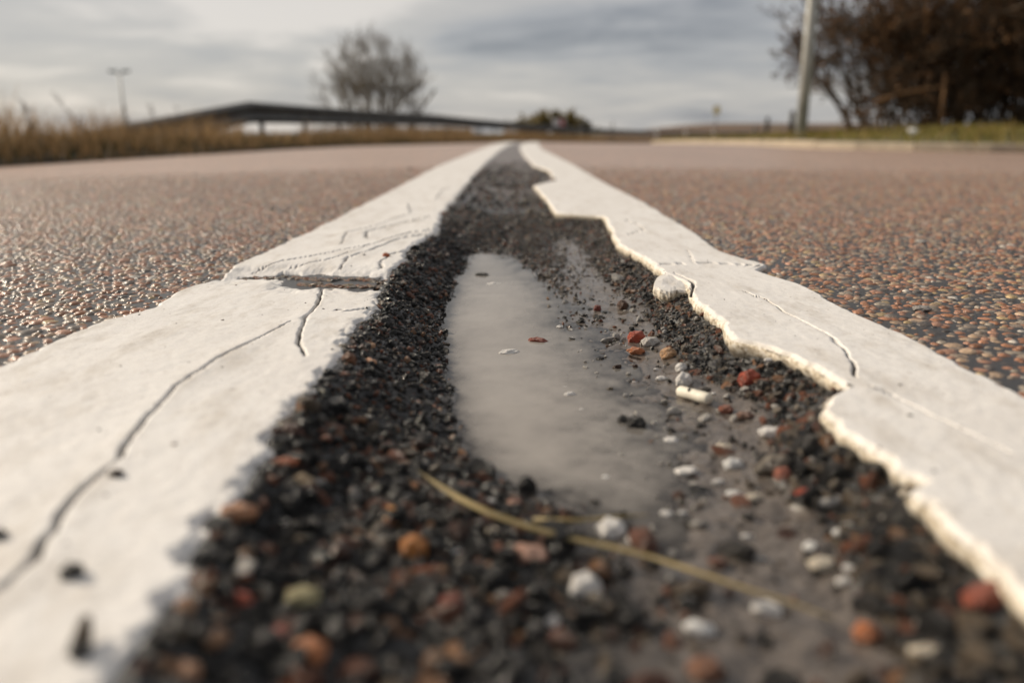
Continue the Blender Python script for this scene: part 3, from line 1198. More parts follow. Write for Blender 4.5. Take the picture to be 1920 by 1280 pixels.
# ---- loose stones that one can point at
WHT, CRM, GRY = (0.80, 0.78, 0.75), (0.64, 0.57, 0.46), (0.48, 0.46, 0.43)
RED, DRD, ORB = (0.36, 0.065, 0.03), (0.16, 0.035, 0.022), (0.42, 0.15, 0.06)
ORG, TAN, PNK = (0.62, 0.27, 0.05), (0.46, 0.27, 0.14), (0.40, 0.23, 0.17)
BRN, DRK, OLV = (0.10, 0.05, 0.03), (0.018, 0.017, 0.016), (0.36, 0.32, 0.17)


def ground_at(px, py, lift=0.0):
    z = Z_W
    for _ in range(14):
        p = at(px, py, z)
        s = p[0] - float(c_off(p[1]))
        inside = float(s_li(p[1])) < s < float(s_ri(p[1]))
        if inside:
            zn = float(bed_height(np.array([s]), np.array([p[1]]))[0][0])
            if lift >= 0:
                zn = max(zn, Z_W - 0.0008)
        elif float(s_lo(p[1])) < s < float(s_ro(p[1])):
            zn = T_PAINT + float(z_road(s, p[1]))
        else:
            zn = float(z_road(s, p[1])) + 0.0006
        z = z * 0.5 + zn * 0.5
    return at(px, py, z)


lr = np.random.default_rng(12)


def loose(name, px, py, wpx, c, label, cat, group=None, asp=(1.0, 0.8, 0.62), rz=None, sink=0.3, v=None):
    p = ground_at(px, py)
    depth = p[1] * CP + (H - p[2]) * SP
    r = wpx / F * depth / 2
    if asp == (1.0, 0.8, 0.62):
        asp = (lr.uniform(.95, 1.3), lr.uniform(.55, .85), lr.uniform(.38, .62))
    scl = (r * asp[0], r * asp[1], r * asp[2])
    o = place_stone(name, LOOSE[lr.integers(0, len(LOOSE)) if v is None else v], (p[0], p[1], p[2] + scl[2] * sink),
                    (lr.normal(0, .12), lr.normal(0, .12), lr.uniform(-.4, .4) if rz is None else rz), scl,
                    np.clip(np.array(c) * lr.uniform(.92, 1.08), 0, .82))
    tag(o, label, cat, group)
    return o


GW = 'small white pebbles in the mud'
LW = 'small white pebble lying loose in the wet mud of the pothole'
LT = 'tiny white speck of stone in the wet mud of the pothole'
WL = {(1257, 828): 'white pebble in the mud next to the two touching black lumps',
      (1136, 897): 'lone white pebble at the puddle end, well away from the rubble',
      (1240, 711): 'small white pebble between the puddle and the chunky white stone',
      (1231, 693): 'tiny white speck beside the rounded white stone in the mud',
      (1440, 675): 'small upright white pebble on the rubble above the rust red stone',
      (1036, 506): 'tiny white pebble alone on the mud at the far end of the puddle',
      (1050, 615): 'small white pebble awash behind the brownish red wedge',
      (1597, 1066): 'white pebble touching the larger cream pebble under the bitten line',
      (1586, 1093): 'white pebble just before the pair of pale pebbles under the bitten line',
      (1250, 966): 'white pebble of the pair behind the blocky white stone, the larger one',
      (1280, 962): 'white pebble of the pair behind the blocky white stone, the smaller one',
      (1287, 1128): 'white pebble between the stalk and the long white stone',
      (1068, 742): 'white flake awash in the open puddle past the flat white stone',
      (1446, 863): 'white pebble below the long smooth white stone on the rubble',
      (1375, 874): 'largest white pebble in the mud below the long smooth white stone'}
for x, y, w, c in [(1257, 828, 30, WHT), (1285, 884, 36, WHT), (1375, 874, 40, WHT), (1347, 905, 22, WHT), (1375, 928, 28, WHT),
                   (1136, 897, 20, WHT), (1240, 711, 20, WHT), (1231, 693, 11, WHT), (1446, 863, 24, WHT), (1287, 1128, 34, WHT), (1597, 1066, 34, WHT),
                   (1586, 1093, 34, WHT), (1518, 1025, 32, WHT), (1250, 966, 28, WHT), (1280, 962, 20, WHT), (1400, 1007, 22, WHT), (1576, 1002, 34, WHT),
                   (1036, 506, 11, WHT), (1050, 615, 17, WHT), (1068, 742, 20, WHT), (1060, 727, 12, WHT), (1440, 675, 17, WHT), (1481, 748, 9, WHT),
                   (1338, 738, 9, WHT), (1190, 716, 8, WHT), (1170, 636, 7, WHT), (1090, 770, 12, WHT)]:
    loose('white_pebble', x, y, w, c, WL.get((x, y), LW if w > 12 else LT), 'pebble', GW)
GL = 'white specks on the gravel bank'
loose('white_pebble', 916, 942, 22, WHT, 'white pebble on the puddle rim touching the thick end of the stalk', 'pebble', GL)
loose('white_pebble', 580, 737, 24, WHT, 'white crumb at the broken edge of the cracked line', 'pebble', GL)
for x, y, w in [(820, 893, 18), (765, 931, 18), (858, 1038, 24), (590, 852, 20), (800, 915, 16), (985, 1012, 14), (690, 880, 12)]:
    loose('white_pebble', x, y, w, WHT, 'small white pebble on the dark gravel bank beside the cracked line', 'pebble', GL)
GC = 'cream pebbles in the mud'
for x, y, w, lb in [(1412, 936, 32, 'cream pebble among white pebbles beside two red stones'), (1355, 840, 32, 'cream pebble on the mud between the white stick and the white pebbles'),
                    (1542, 1060, 50, 'larger cream pebble with a white pebble touching it'), (1700, 927, 30, 'cream pebble tucked under the notch of the bitten line'),
                    (1738, 1228, 60, 'big cream pebble in the near mud beyond the orange brown stone')]:
    loose('cream_pebble', x, y, w, CRM, lb, 'pebble', GC)
one = [
    ('white_stone', 955, 663, 48, WHT, 'flat white stone breaking the surface of the open puddle', 'stone', (1.0, .55, .28)),
    ('white_stone', 926, 534, 34, WHT, 'thin pale flake awash in the puddle next to a dark flat flake', 'stone', (1.0, .6, .16)),
    ('white_stone', 1282, 719, 40, WHT, 'chunky white stone just above the white stick in the mud', 'stone', (.95, .8, .9)),
    ('white_stone', 1277, 694, 27, WHT, 'rounded white stone touching the far side of a chunky white stone', 'stone', (1, .8, .9)),
    ('white_stone', 1451, 815, 62, WHT, 'long smooth white stone tilted on the rubble below the rust red stone', 'stone', (1.05, .55, .42)),
    ('white_stone', 1220, 645, 38, GRY, 'greyish white angular stone beside two red stones at the puddle edge', 'stone', (1, .8, .6)),
    ('white_stone', 1559, 942, 60, GRY, 'long greyish stone lying against a red stone under the bitten line', 'stone', (1.05, .5, .4)),
    ('white_stone', 1146, 999, 60, WHT, 'blocky white stone resting behind the dry grass stalk', 'stone', (1, .9, .75)),
    ('white_stone', 1188, 1014, 32, WHT, 'small white stone leaning on a blocky white stone by the stalk', 'stone', (1, .9, .8)),
    ('white_stone', 1098, 1116, 72, WHT, 'big upright white stone in the near mud before the stalk', 'stone', (.9, .7, 1.05)),
    ('white_stone', 1036, 1178, 44, WHT, 'round white stone beside the big upright white stone', 'stone', (.9, .8, .95)),
    ('white_stone', 1312, 1184, 62, WHT, 'long white stone lying alone in the near mud', 'stone', (1.05, .55, .55)),
    ('white_stone', 1439, 1146, 62, WHT, 'oblong white stone at the thin end of the stalk', 'stone', (1.05, .6, .5)),
    ('grey_stone', 1263, 1084, 36, GRY, 'grey stone tucked beneath the dry grass stalk', 'stone', (1, .8, .8)),
    ('grey_stone', 930, 1002, 46, CRM, 'dull cream stone below the thick end of the stalk', 'stone', (1, .7, .5)),
    ('red_stone', 1405, 717, 52, RED, 'smooth rust red stone sitting high on the rubble bank', 'stone', (1, .75, .78)),
    ('red_stone', 1508, 937, 46, RED, 'rust red stone with a long greyish stone lying against it', 'stone', (1, .8, .85)),
    ('red_stone', 1467, 895, 38, (0.40, 0.14, 0.09), 'pinkish red stone on the rubble above another red stone', 'stone', (1, .8, .9)),
    ('red_stone', 1008, 641, 40, (0.24, 0.06, 0.035), 'flat brownish red wedge of stone awash in the puddle', 'stone', (1, .6, .35)),
    ('red_stone', 1193, 637, 36, RED, 'red stone beside a greyish white stone at the puddle edge', 'stone', (1, .8, .75)),
    ('brown_stone', 1193, 661, 36, ORB, 'orange brown stone just in front of a red stone at the puddle edge', 'stone', (1.05, .7, .5)),
    ('brown_stone', 1253, 670, 38, TAN, 'knobbly tan stone at the foot of the rubble bank', 'stone', (1, .9, .85)),
    ('brown_stone', 1120, 582, 17, DRD, 'small dark red stone standing up from the wet mud', 'stone', (.9, .8, 1.0)),
    ('brown_stone', 1167, 577, 26, BRN, 'dark brown rounded stone at the foot of the rubble below the loose paint chip', 'stone', (.95, .9, .95)),
    ('brown_stone', 1360, 772, 30, (0.27, 0.10, 0.06), 'brown red stone half sunk beside the white stick', 'stone', (1, .8, .7)),
    ('brown_stone', 1397, 782, 38, (0.17, 0.095, 0.065), 'dull brown flat stone in the mud below the rust red stone', 'stone', (1, .8, .5)),
    ('brown_stone', 1400, 650, 38, (0.36, 0.12, 0.05), 'orange brown stone wedged right under the bitten line edge', 'stone', (1.1, .8, .5)),
    ('brown_stone', 1624, 1194, 58, ORB, 'orange brown stone in the near mud beside the stalk tip', 'stone', (.9, .8, .9)),
    ('brown_stone', 1322, 1262, 72, (0.25, 0.12, 0.07), 'big brown stone in the mud past the long white stone', 'stone', (1, .8, .8)),
    ('red_stone', 847, 1135, 52, (0.2, 0.05, 0.03), 'dark red stone on the near gravel bank', 'stone', (1, .8, .7)),
    ('brown_stone', 992, 1046, 84, PNK, 'pinkish brown flat stone in front of the stalk', 'stone', (1, .75, .5)),
    ('orange_stone', 735, 979, 46, ORG, 'bright amber orange stone on the dark gravel bank', 'stone', (.85, .8, 1.15)),
    ('orange_stone', 776, 1034, 58, (0.50, 0.20, 0.05), 'darker orange stone next to a bright amber stone', 'stone', (.95, .8, .9)),
    ('brown_stone', 964, 950, 36, PNK, 'pinkish stone on the puddle rim beside the stalk', 'stone', (1, .8, .8)),
    ('brown_stone', 1081, 1164, 44, TAN, 'tan stone under the big upright white stone', 'stone', (1, .8, .8)),
    ('dark_stone', 1178, 1168, 84, DRK, 'large black lump in the near mud beside the big upright white stone', 'stone', (.95, .8, .85)),
    ('red_stone', 1850, 1122, 120, (0.26, 0.07, 0.04), 'large flat red stone under the near edge of the bitten line', 'stone', (1, .6, .4)),
    ('red_stone', 452, 1134, 58, RED, 'strong red stone on the gravel beside the cracked line', 'stone', (1, .75, .75)),
    ('brown_stone', 350, 1141, 46, (0.5, 0.28, 0.16), 'orange tan stone against the near edge of the cracked line', 'stone', (.9, .9, .9)),
    ('brown_stone', 565, 911, 52, (0.52, 0.39, 0.24), 'round cream tan stone on the gravel bank', 'stone', (1, .8, .75)),
    ('brown_stone', 448, 965, 76, (0.44, 0.22, 0.12), 'long orange tan stone along the broken edge of the cracked line', 'stone', (1.1, .5, .5)),
    ('red_stone', 528, 874, 62, (0.40, 0.13, 0.06), 'long orange red stone along the broken edge of the cracked line', 'stone', (1.1, .5, .45)),
    ('orange_stone', 580, 1230, 74, (0.48, 0.19, 0.08), 'big orange brown stone on the near gravel', 'stone', (1, .8, .75)),
    ('red_stone', 530, 1198, 60, (0.42, 0.13, 0.10), 'pinkish red stone touching a big orange brown stone', 'stone', (1, .8, .7)),
    ('olive_stone', 568, 1124, 70, OLV, 'olive cream stone on the near gravel beside a strong red stone', 'stone', (1.05, .7, .55)),
    ('brown_stone', 405, 1203, 54, (0.32, 0.18, 0.10), 'tan brown stone on the near gravel below a strong red stone', 'stone', (1, .8, .7)),
    ('brown_stone', 350, 1266, 58, (0.40, 0.22, 0.13), 'tan stone at the very near end of the gravel bank', 'stone', (1, .8, .7)),
    ('brown_stone', 655, 680, 36, (0.17, 0.075, 0.035), 'dark brown block at the broken edge of the cracked line', 'stone', (.9, .8, .95)),
    ('orange_stone', 692, 682, 34, (0.50, 0.25, 0.13), 'oval peach coloured stone next to a dark brown block', 'stone', (1, .7, .5)),
    ('orange_stone', 690, 650, 30, (0.42, 0.25, 0.14), 'flat tan stone behind an oval peach coloured stone', 'stone', (1.1, .7, .4)),
    ('brown_stone', 548, 812, 42, (0.075, 0.03, 0.018), 'dark brown knob overhanging the broken edge of the cracked line', 'stone', (1, .9, .7)),
    ('dark_stone', 723, 613, 36, DRK, 'black rounded stone on the bank beside the broken line edge', 'stone', (.9, .9, .95)),
    ('dark_stone', 903, 517, 28, DRK, 'black flat flake awash in the puddle', 'stone', (1, .6, .35)),
    ('dark_stone', 910, 470, 13, (0.07, 0.05, 0.04), 'dark chip standing upright at the far tip of the puddle', 'stone', (.7, .6, 1.3)),
    ('red_pebble', 724, 481, 15, (0.42, 0.11, 0.04), 'tiny red pebble lying on the white line', 'pebble', (1, .8, .8)),
    ('dark_crumb', 683, 479, 6, DRK, 'tiny black crumb on the white line beside the red pebble', 'crumb', (1, .9, .8)),
    ('dark_crumb', 218, 892, 32, (0.05, 0.025, 0.015), 'brown black crumb beside the long crack of the line', 'crumb', (1, .8, .7)),
    ('dark_crumb', 135, 1077, 48, DRK, 'black crumb on the near white paint below the long crack', 'crumb', (1, .85, .75)),
    ('dark_crumb', 150, 1226, 46, DRK, 'black crumb with a dead stem tip on the nearest white paint', 'crumb', (.9, .8, 1.0)),
    ('dark_crumb', -2, 1007, 34, DRK, 'black crumb on the paint on the outer side of the long crack', 'crumb', (1, .85, .8)),
    ('dark_crumb', 510, 394, 9, DRK, 'small black crumb out on the lane beside the guardrail', 'crumb', (1, .9, .9)),
    ('dark_crumb', 768, 319, 9, (.05, .03, .025), 'small brown crumb on the lane close to the far cracked line', 'crumb', (1, .9, .9)),
    ('white_pebble', 1727, 455, 24, GRY, 'pale flat chip lying out on the kerb side lane', 'pebble', (1, .8, .4)),
    ('white_pebble', 1728, 580, 34, (.34, .32, .30), 'pale grey chip lying on the lane close to the bitten line', 'pebble', (1, .8, .35)),
]
for nm, x, y, w, c, lab, cat, asp in one:
    loose(nm, x, y, w, c, lab, cat, None, asp)
# black pair of lumps on the mud
for x, y, w, a in [(1168, 792, 30, (.9, .8, .8)), (1192, 800, 40, (1, .8, .85))]:
    loose('dark_stone', x, y, w, DRK, 'black tarry lump, one of two touching in the wet mud', 'stone', 'touching black lumps', a)
# the white stick with a dark hole
pa, pb = ground_at(1273, 741), ground_at(1330, 757)
stick = MB()
dirv = Vector(pb - pa)
stick.tube([Vector(pa) + dirv * t + Vector((0, 0, 0.0022)) for t in (0, .04, .25, .5, .75, .96, 1)],
           [.0020, .0026, .0027, .0026, .0027, .0026, .0021], 12)
so_ = stick.build('stick', simple_mat('bleached', (0.72, 0.67, 0.56), 0.6, 0.12, 300), None, True)
tag(so_, 'short bleached white stick with a dark hole lying in the mud', 'stick')
hole_p = Vector(pa) + dirv * 0.33 + Vector((-0.0004, -0.0016, 0.0038))
hm = MB()
hm.tube([hole_p, hole_p + Vector((0.0004, -0.0006, 0.0010))], [.0009, .0011], 8)
hm.build('hole', M_black, so_)
# dark stem tip standing on the crumb
p = ground_at(152, 1220)
st = MB()
st.tube([p + np.array((0, 0, .001)), p + np.array((-.0008, .003, .0022)), p + np.array((-.0016, .006, .0034))], [.0020, .0016, .0010], 7)
tag(st.build('broken_twig', M_bark, None, True), 'short brown broken twig leaning on a black crumb on the white paint', 'twig')

# loose chip of paint broken off the bitten line
def paint_chip():
    pts = [(1224, 541), (1230, 529), (1248, 520), (1274, 518), (1291, 526), (1297, 539), (1291, 547), (1270, 546), (1256, 550), (1238, 547)]
    ring = np.array([at(x, y, 0.0) for x, y in pts])
    cen = ring.mean(0)
    V, Fc = [], []
    fine = []
    n = len(ring)
    for i in range(n):
        for t in np.linspace(0, 1, 5)[:-1]:
            q = ring[i] * (1 - t) + ring[(i + 1) % n] * t
            fine.append(q + np.array((lr.normal(0, .0002), lr.normal(0, .0004), 0)))
    fine = np.array(fine)
    m = len(fine)
    prof = [(0.90, -0.0050), (0.97, -0.003), (1.0, -0.0006), (1.0, 0.0014), (0.975, 0.0030), (0.6, 0.0038), (0.25, 0.0036)]
    for k, z in prof:
        for q in fine:
            w = cen + (q - cen) * k + np.array((lr.normal(0, .0002), lr.normal(0, .0003), 0))
            tilt = -(w[0] - cen[0]) * 0.05 + (w[1] - cen[1]) * 0.05
            V.append((w[0], w[1], z - 0.0012 + tilt + 0.0006 * float(fbm(np.array([w[0]]), np.array([w[1]]), .008, 3, 4)[0])))
    for k in range(len(prof) - 1):
        for i in range(m):
            j = (i + 1) % m
            Fc.append((k * m + i, k * m + j, (k + 1) * m + j, (k + 1) * m + i))
    V.append((cen[0], cen[1], 0.0023))
    e = (len(prof) - 1) * m
    for i in range(0, m, 2):
        Fc.append((e + i, e + (i + 1) % m, e + (i + 2) % m, len(V) - 1))
    sa = np.repeat([1, 1, .9, .7, .2, 0, 0], m).tolist() + [0]
    o = link_mesh('paint_chip', V, Fc, M_paint, smooth=False, attrs={'side': ('FLOAT', sa), 'crack': ('FLOAT', np.zeros(len(V)))})
    tag(o, 'broken off white paint chip perched on the rubble against the bitten line', 'paint chip')


paint_chip()


# dry grass stalk across the near mud
def stalk():
    pix = [(782, 884, 1), (815, 908, 12), (860, 938, 19), (920, 968, 22), (990, 992, 21), (1060, 1012, 19), (1140, 1028, 18), (1220, 1048, 17), (1310, 1078, 16), (1400, 1108, 14), (1490, 1136, 11), (1560, 1162, 4)]
    C = []
    for x, y, w in pix:
        p = ground_at(x, y)
        z = max(p[2], Z_W) + 0.0052
        q = at(x, y, z)
        C.append((Vector(q), .85 * w / F * (q[1] * CP + (H - z) * SP) / 2))
    V, Fc = [], []
    for i, (q, w) in enumerate(C):
        t = (C[min(i + 1, len(C) - 1)][0] - C[max(i - 1, 0)][0]).normalized()
        a = Vector((0, 0, 1)).cross(t).normalized()
        u = t.cross(a)
        for k, z in ((-1, .35), (-.45, -.25), (0, -.5), (.45, -.25), (1, .35), (.4, .1), (0, -.2), (-.4, .1)):
            V.append(q + a * (k * w) + u * (z * w + 0.0006))
    for i in range(len(C) - 1):
        for j in range(8):
            j2 = (j + 1) % 8
            Fc.append((i * 8 + j, i * 8 + j2, (i + 1) * 8 + j2, (i + 1) * 8 + j))
    o = link_mesh('grass_stalk', [tuple(v) for v in V], Fc, M_straw)
    tag(o, 'dry yellow olive grass stalk lying across the near mud', 'grass stalk')
    b = MB()
    pp = [ground_at(x, y) + np.array((0, 0, .003)) for x, y in ((1000, 990), (1080, 992), (1150, 985), (1215, 980))]
    b.tube(pp, [.0007, .0006, .0005, .0002], 6)
    b.build('side_blade', M_straw, o, True)


stalk()

# ------------------------------------------------------------------ verges, ground, kerb
def ribbon_path(pts, step):
    P = [Vector((p[0], p[1], 0)) for p in pts]
    out = [P[0]]
    for a, b in zip(P[:-1], P[1:]):
        n = max(1, int((b - a).length / step))
        for i in range(1, n + 1):
            out.append(a.lerp(b, i / n))
    return np.array([p[:2] for p in out])


ground = link_mesh('ground', [(-4000, -200, -1.6), (4000, -200, -1.6), (4000, 5000, -1.6), (-4000, 5000, -1.6)], [(0, 1, 2, 3)], M_ground)
tag(ground, kind='structure', label='flat dull meadow land beyond the road')


def rail_x(Y):
    return -4.15 + c_off(Y)


def rail_top(Y):
    return np.interp(Y, [7.0, 12.2, 25, 36, 50, 65, 92], [0.02, 0.545, 0.625, 0.52, 0.375, 0.22, 0.08])


def left_edge(Y):
    """lateral place of the left asphalt rim"""
    return -2.30 + 0.30 * sstep(3.2, 8.5, np.asarray(Y, float))


def verge_left_h(s, Y):
    e = left_edge(Y)
    d = np.maximum(e - s, 0)
    return z_road(np.maximum(s, -2.6), Y) + 0.012 + 0.045 * sstep(0, .5, d) + 0.13 * sstep(11, 28, Y) * sstep(.2, 1.2, d) - 0.55 * sstep(2.6, 8, d) + 0.02 * fbm(s, Y, .4, 3, 2)


def build_verge_left():
    Ys = np.concatenate([np.linspace(-6, 12, 120), np.linspace(12.4, 130, 160)])
    a = np.linspace(0, 1, 26) ** 1.6
    e = left_edge(Ys) + 0.03 * fbm(Ys, Ys * 0, 0.35, 3, 6)
    S = e[:, None] - a * 13.0
    Y = Ys[:, None] + 0 * S
    Z = verge_left_h(S, Y)
    Z[:, 0] -= 0.06
    Z[:, -1] -= 1.2
    o = link_mesh('verge', np.stack([S + c_off(Y), Y, Z], -1).reshape(-1, 3), grid_faces(len(Ys), 26)[:, ::-1], M_soil)
    tag(o, kind='structure', label='dark soil verge below the guardrail')


build_verge_left()


def blades(name, P, hgt, wid, lean, mat, rnd, label, kind='stuff', parent=None):
    """thin bent blades, two quads each"""
    n = len(P)
    r = np.random.default_rng(len(P))
    th = r.uniform(0, 6.283, n)
    d = np.stack([np.cos(th), np.sin(th)], -1)
    ld = r.uniform(0, 6.283, n)
    lv = np.stack([np.cos(ld), np.sin(ld)], -1) * (lean * r.uniform(.1, 1, n))[:, None]
    V = np.zeros((n, 6, 3))
    for k, (t, wf) in enumerate(((0, 1), (.55, .75), (1, .12))):
        base = P.copy()
        base[:, :2] += lv * (t ** 1.7)[..., None] if False else lv * (t ** 1.7)
        base[:, 2] += hgt * (t - .25 * (lean / np.maximum(hgt, 1e-3)) ** 2 * t * t * .5)
        V[:, 2 * k] = base
        V[:, 2 * k + 1] = base
        V[:, 2 * k, :2] -= d * (wid * wf)[:, None] / 2
        V[:, 2 * k + 1, :2] += d * (wid * wf)[:, None] / 2
    i = np.arange(n)[:, None] * 6
    f = np.concatenate([i + np.array([[0, 1, 3, 2]]), i + np.array([[2, 3, 5, 4]])])
    o = link_mesh(name, V.reshape(-1, 3), f, mat, parent, attrs={'rnd': ('FLOAT', np.repeat(rnd, 6))})
    tag(o, label, None, None, kind)
    return o


def grass_left():
    r = np.random.default_rng(3)
    n = 26000
    Y = 1.0 + 75 * r.uniform(0, 1, n) ** 1.7
    d = r.uniform(0.04, 1, n) ** 1.3 * (1.0 + 1.6 * sstep(2, 20, Y))
    s = left_edge(Y) - d
    cl = 0.5 + 0.9 * fbm(s, Y, 0.5, 3, 44)
    X = s + c_off(Y)
    px = 960 + F * X / (Y * CP)
    tall = 0.11 + 0.20 * np.clip(cl, 0, 1.2)
    tall = tall + 0.10 * np.exp(-((px - 10) / 45) ** 2) * (d > .3) + 0.05 * np.exp(-((px - 205) / 30) ** 2)
    tall = tall * np.where((px > 455) & (px < 560), 0.62, 1.0) * np.where((px > 880) & (px < 935), .6, 1.0)
    tall = tall * sstep(0.0, 0.35, d + .06) * (1 + sstep(14, 40, Y) * .7)
    hgt = tall * r.uniform(.55, 1.15, n)
    # farther on the straw stands up to the lower lip of the rail
    reach = np.clip(rail_top(Y) - 0.29 - 0.007 * np.maximum(Y - 28, 0) - verge_left_h(s, Y), 0.05, 0.6) * r.uniform(.6, 1.08, n)
    reach = reach * np.where((px > 462) & (px < 590), .45, 1.0) * np.where((px > 885) & (px < 945), .5, 1.0)
    hgt = np.where((Y > 12.2) & (d > .35), np.maximum(hgt * .5, reach), hgt)
    P = np.stack([X, Y, verge_left_h(s, Y) - 0.01], -1)
    rnd = np.clip(.25 + .45 * r.uniform(size=n) + .35 * cl, 0, 1) * sstep(-0.05, 0.35, d + .15)
    blades('dry_grass', P, hgt, 0.0035 + 0.0002 * Y + r.uniform(0, .003, n), hgt * .55, M_dry, rnd,
           'tall dry straw coloured grass along the verge below the guardrail')
    n = 24000
    Y = 1.0 + 70 * r.uniform(0, 1, n) ** 1.9
    d = r.uniform(0, .55, n)
    s = left_edge(Y) - d
    P = np.stack([s + c_off(Y), Y, verge_left_h(s, Y) - 0.01], -1)
    hgt = r.uniform(.03, .17, n) * (0.25 + d * 1.3)
    blades('low_grass', P, hgt, .005 + .0003 * Y, hgt * .8, M_under, r.uniform(size=n),
           'short green grass creeping over the road edge, coloured dark for the shade at the grass foot')


grass_left()

# right verge behind the kerb, a junction corner coming in from the side
KPIX = [(1920, 288), (1820, 287), (1720, 285), (1620, 282), (1520, 279), (1450, 275.5), (1400, 272)]
kp = []
for x, y in KPIX:
    z = -0.03
    for _ in range(12):
        q = at(x, y, z)
        z = float(z_road(q[0] - c_off(q[1]), q[1]))
    kp.append((q[0], q[1]))
kp = [(kp[0][0] + 6, kp[0][1] - .5), (kp[0][0] + 2.4, kp[0][1] - .35)] + kp
kend = kp[-1]
s_k = kend[0] - float(c_off(kend[1]))
for Y in (9.5, 11, 13, 16, 20, 26, 34, 44, 58, 75, 95, 118):
    kp.append((2.35 + (s_k - 2.35) * max(0, (12 - Y) / 6) + float(c_off(Y)), Y)) if Y > kend[1] + .6 else None
KP = ribbon_path(kp, 0.25)
# round the corner off
for _ in range(14):
    KP[1:-1] = .25 * KP[:-2] + .5 * KP[1:-1] + .25 * KP[2:]
tan_ = np.gradient(KP, axis=0)
tan_ /= np.linalg.norm(tan_, axis=1)[:, None]
nor = np.stack([tan_[:, 1], -tan_[:, 0]], -1)       # to the outside (away from the road)
z_k = z_road(KP[:, 0] - c_off(KP[:, 1]), KP[:, 1])


def build_kerb():
    k = empty('kerb', (KP[20, 0], KP[20, 1], float(z_k[20])))
    tag(k, kind='structure', label='pale concrete kerb round the junction corner')
    acc = np.concatenate([[0], np.cumsum(np.linalg.norm(np.diff(KP, axis=0), axis=1))])
    L, gap, s0, i = 0.95, 0.012, 0.0, 0
    inv = Matrix.Translation(-Vector(k.location))
    while s0 + L < min(acc[-1], 34):
        qs = np.linspace(s0 + gap, s0 + L, 3)
        px, py, pz = [np.interp(qs, acc, a) for a in (KP[:, 0], KP[:, 1], z_k)]
        nx, ny = np.interp(qs, acc, nor[:, 0]), np.interp(qs, acc, nor[:, 1])
        dz = lr.normal(0, .002)
        prof = [(0.0, -.10), (0.004, .042), (0.010, .052), (0.024, .057), (0.135, .058), (0.14, .053), (0.14, -.10)]
        V, Fc = [], []
        for j in range(3):
            for o_, h_ in prof:
                V.append((px[j] + nx[j] * o_ - k.location.x, py[j] + ny[j] * o_ - k.location.y, pz[j] + h_ + dz - k.location.z))
        m = len(prof)
        for j in range(2):
            for q in range(m - 1):
                Fc.append((j * m + q, j * m + q + 1, (j + 1) * m + q + 1, (j + 1) * m + q))
        for e, rv in ((0, False), (2 * m, True)):
            a = [(e, e + 1, e + 5, e + 6), (e + 1, e + 2, e + 4, e + 5), (e + 2, e + 3, e + 4, e + 4)]
            Fc += [(t[3], t[2], t[1], t[0]) if rv else t for t in a[:2]]
        link_mesh('kerb_stone', V, Fc, M_kerb, k, smooth=False)
        s0 += L
        i += 1


build_kerb()


def verge_right_h(d, zk, x, y):
    return zk + 0.048 + 0.10 * sstep(0.1, 3.5, d) + 0.06 * sstep(3.5, 9, d) - 1.5 * sstep(14, 30, d) + 0.025 * fbm(x, y, .6, 3, 8)


def build_verge_right():
    ds = np.concatenate([[0.141], np.linspace(.2, 4, 16), np.linspace(4.6, 30, 20)])
    X = KP[:, 0][:, None] + nor[:, 0][:, None] * ds
    Y = KP[:, 1][:, None] + nor[:, 1][:, None] * ds
    Z = verge_right_h(ds[None] + 0 * X, z_k[:, None], X, Y)
    Z[:, 0] = z_k + .04
    o = link_mesh('verge', np.stack([X, Y, Z], -1).reshape(-1, 3), grid_faces(len(KP), len(ds))[:, ::-1], M_turf)
    tag(o, kind='structure', label='green turf verge behind the kerb under the hedge')


build_verge_right()


def on_verge(x, y):
    i = int(np.argmin((KP[:, 0] - x) ** 2 + (KP[:, 1] - y) ** 2))
    d = float(np.hypot(KP[i, 0] - x, KP[i, 1] - y))
    return float(verge_right_h(np.array(d), z_k[i], np.array([x]), np.array([y]))[0])


def grass_right():
    r = np.random.default_rng(9)
    n = 26000
    i = (r.uniform(0, 1, n) ** 1.2 * min(len(KP) - 1, 260)).astype(int)
    d = .15 + 6.5 * r.uniform(0, 1, n) ** 1.5
    x = KP[i, 0] + nor[i, 0] * d + r.normal(0, .1, n)
    y = KP[i, 1] + nor[i, 1] * d + r.normal(0, .1, n)
    z = verge_right_h(d, z_k[i], x, y)
    cl = fbm(x, y, .8, 3, 12)
    hgt = (.05 + .085 * np.clip(.4 + cl, 0, 1)) * r.uniform(.5, 1.4, n)
    blades('verge_grass', np.stack([x, y, z - .005], -1), hgt, .006 + .0005 * y, hgt * .9, M_green,
           np.clip(.5 + .5 * cl + r.normal(0, .22, n), 0, 1), 'short yellow green grass on the verge behind the kerb')


grass_right()


# ploughed rise far beyond the bend
def build_field():
    xs = np.linspace(8, 330, 110)
    ys = np.linspace(170, 420, 30)
    X, Y = np.meshgrid(xs, ys)
    ridge = np.exp(-((Y - 300) / 75) ** 2)
    Z = -1.7 + ridge * (5.0 * sstep(20, 75, X) + 0.35 * fbm(X, Y, 40, 3, 5))
    o = link_mesh('field', np.stack([X, Y, Z], -1).reshape(-1, 3), grid_faces(30, 110), M_field)
    tag(o, kind='structure', label='low brown ploughed rise far beyond the bend')


build_field()


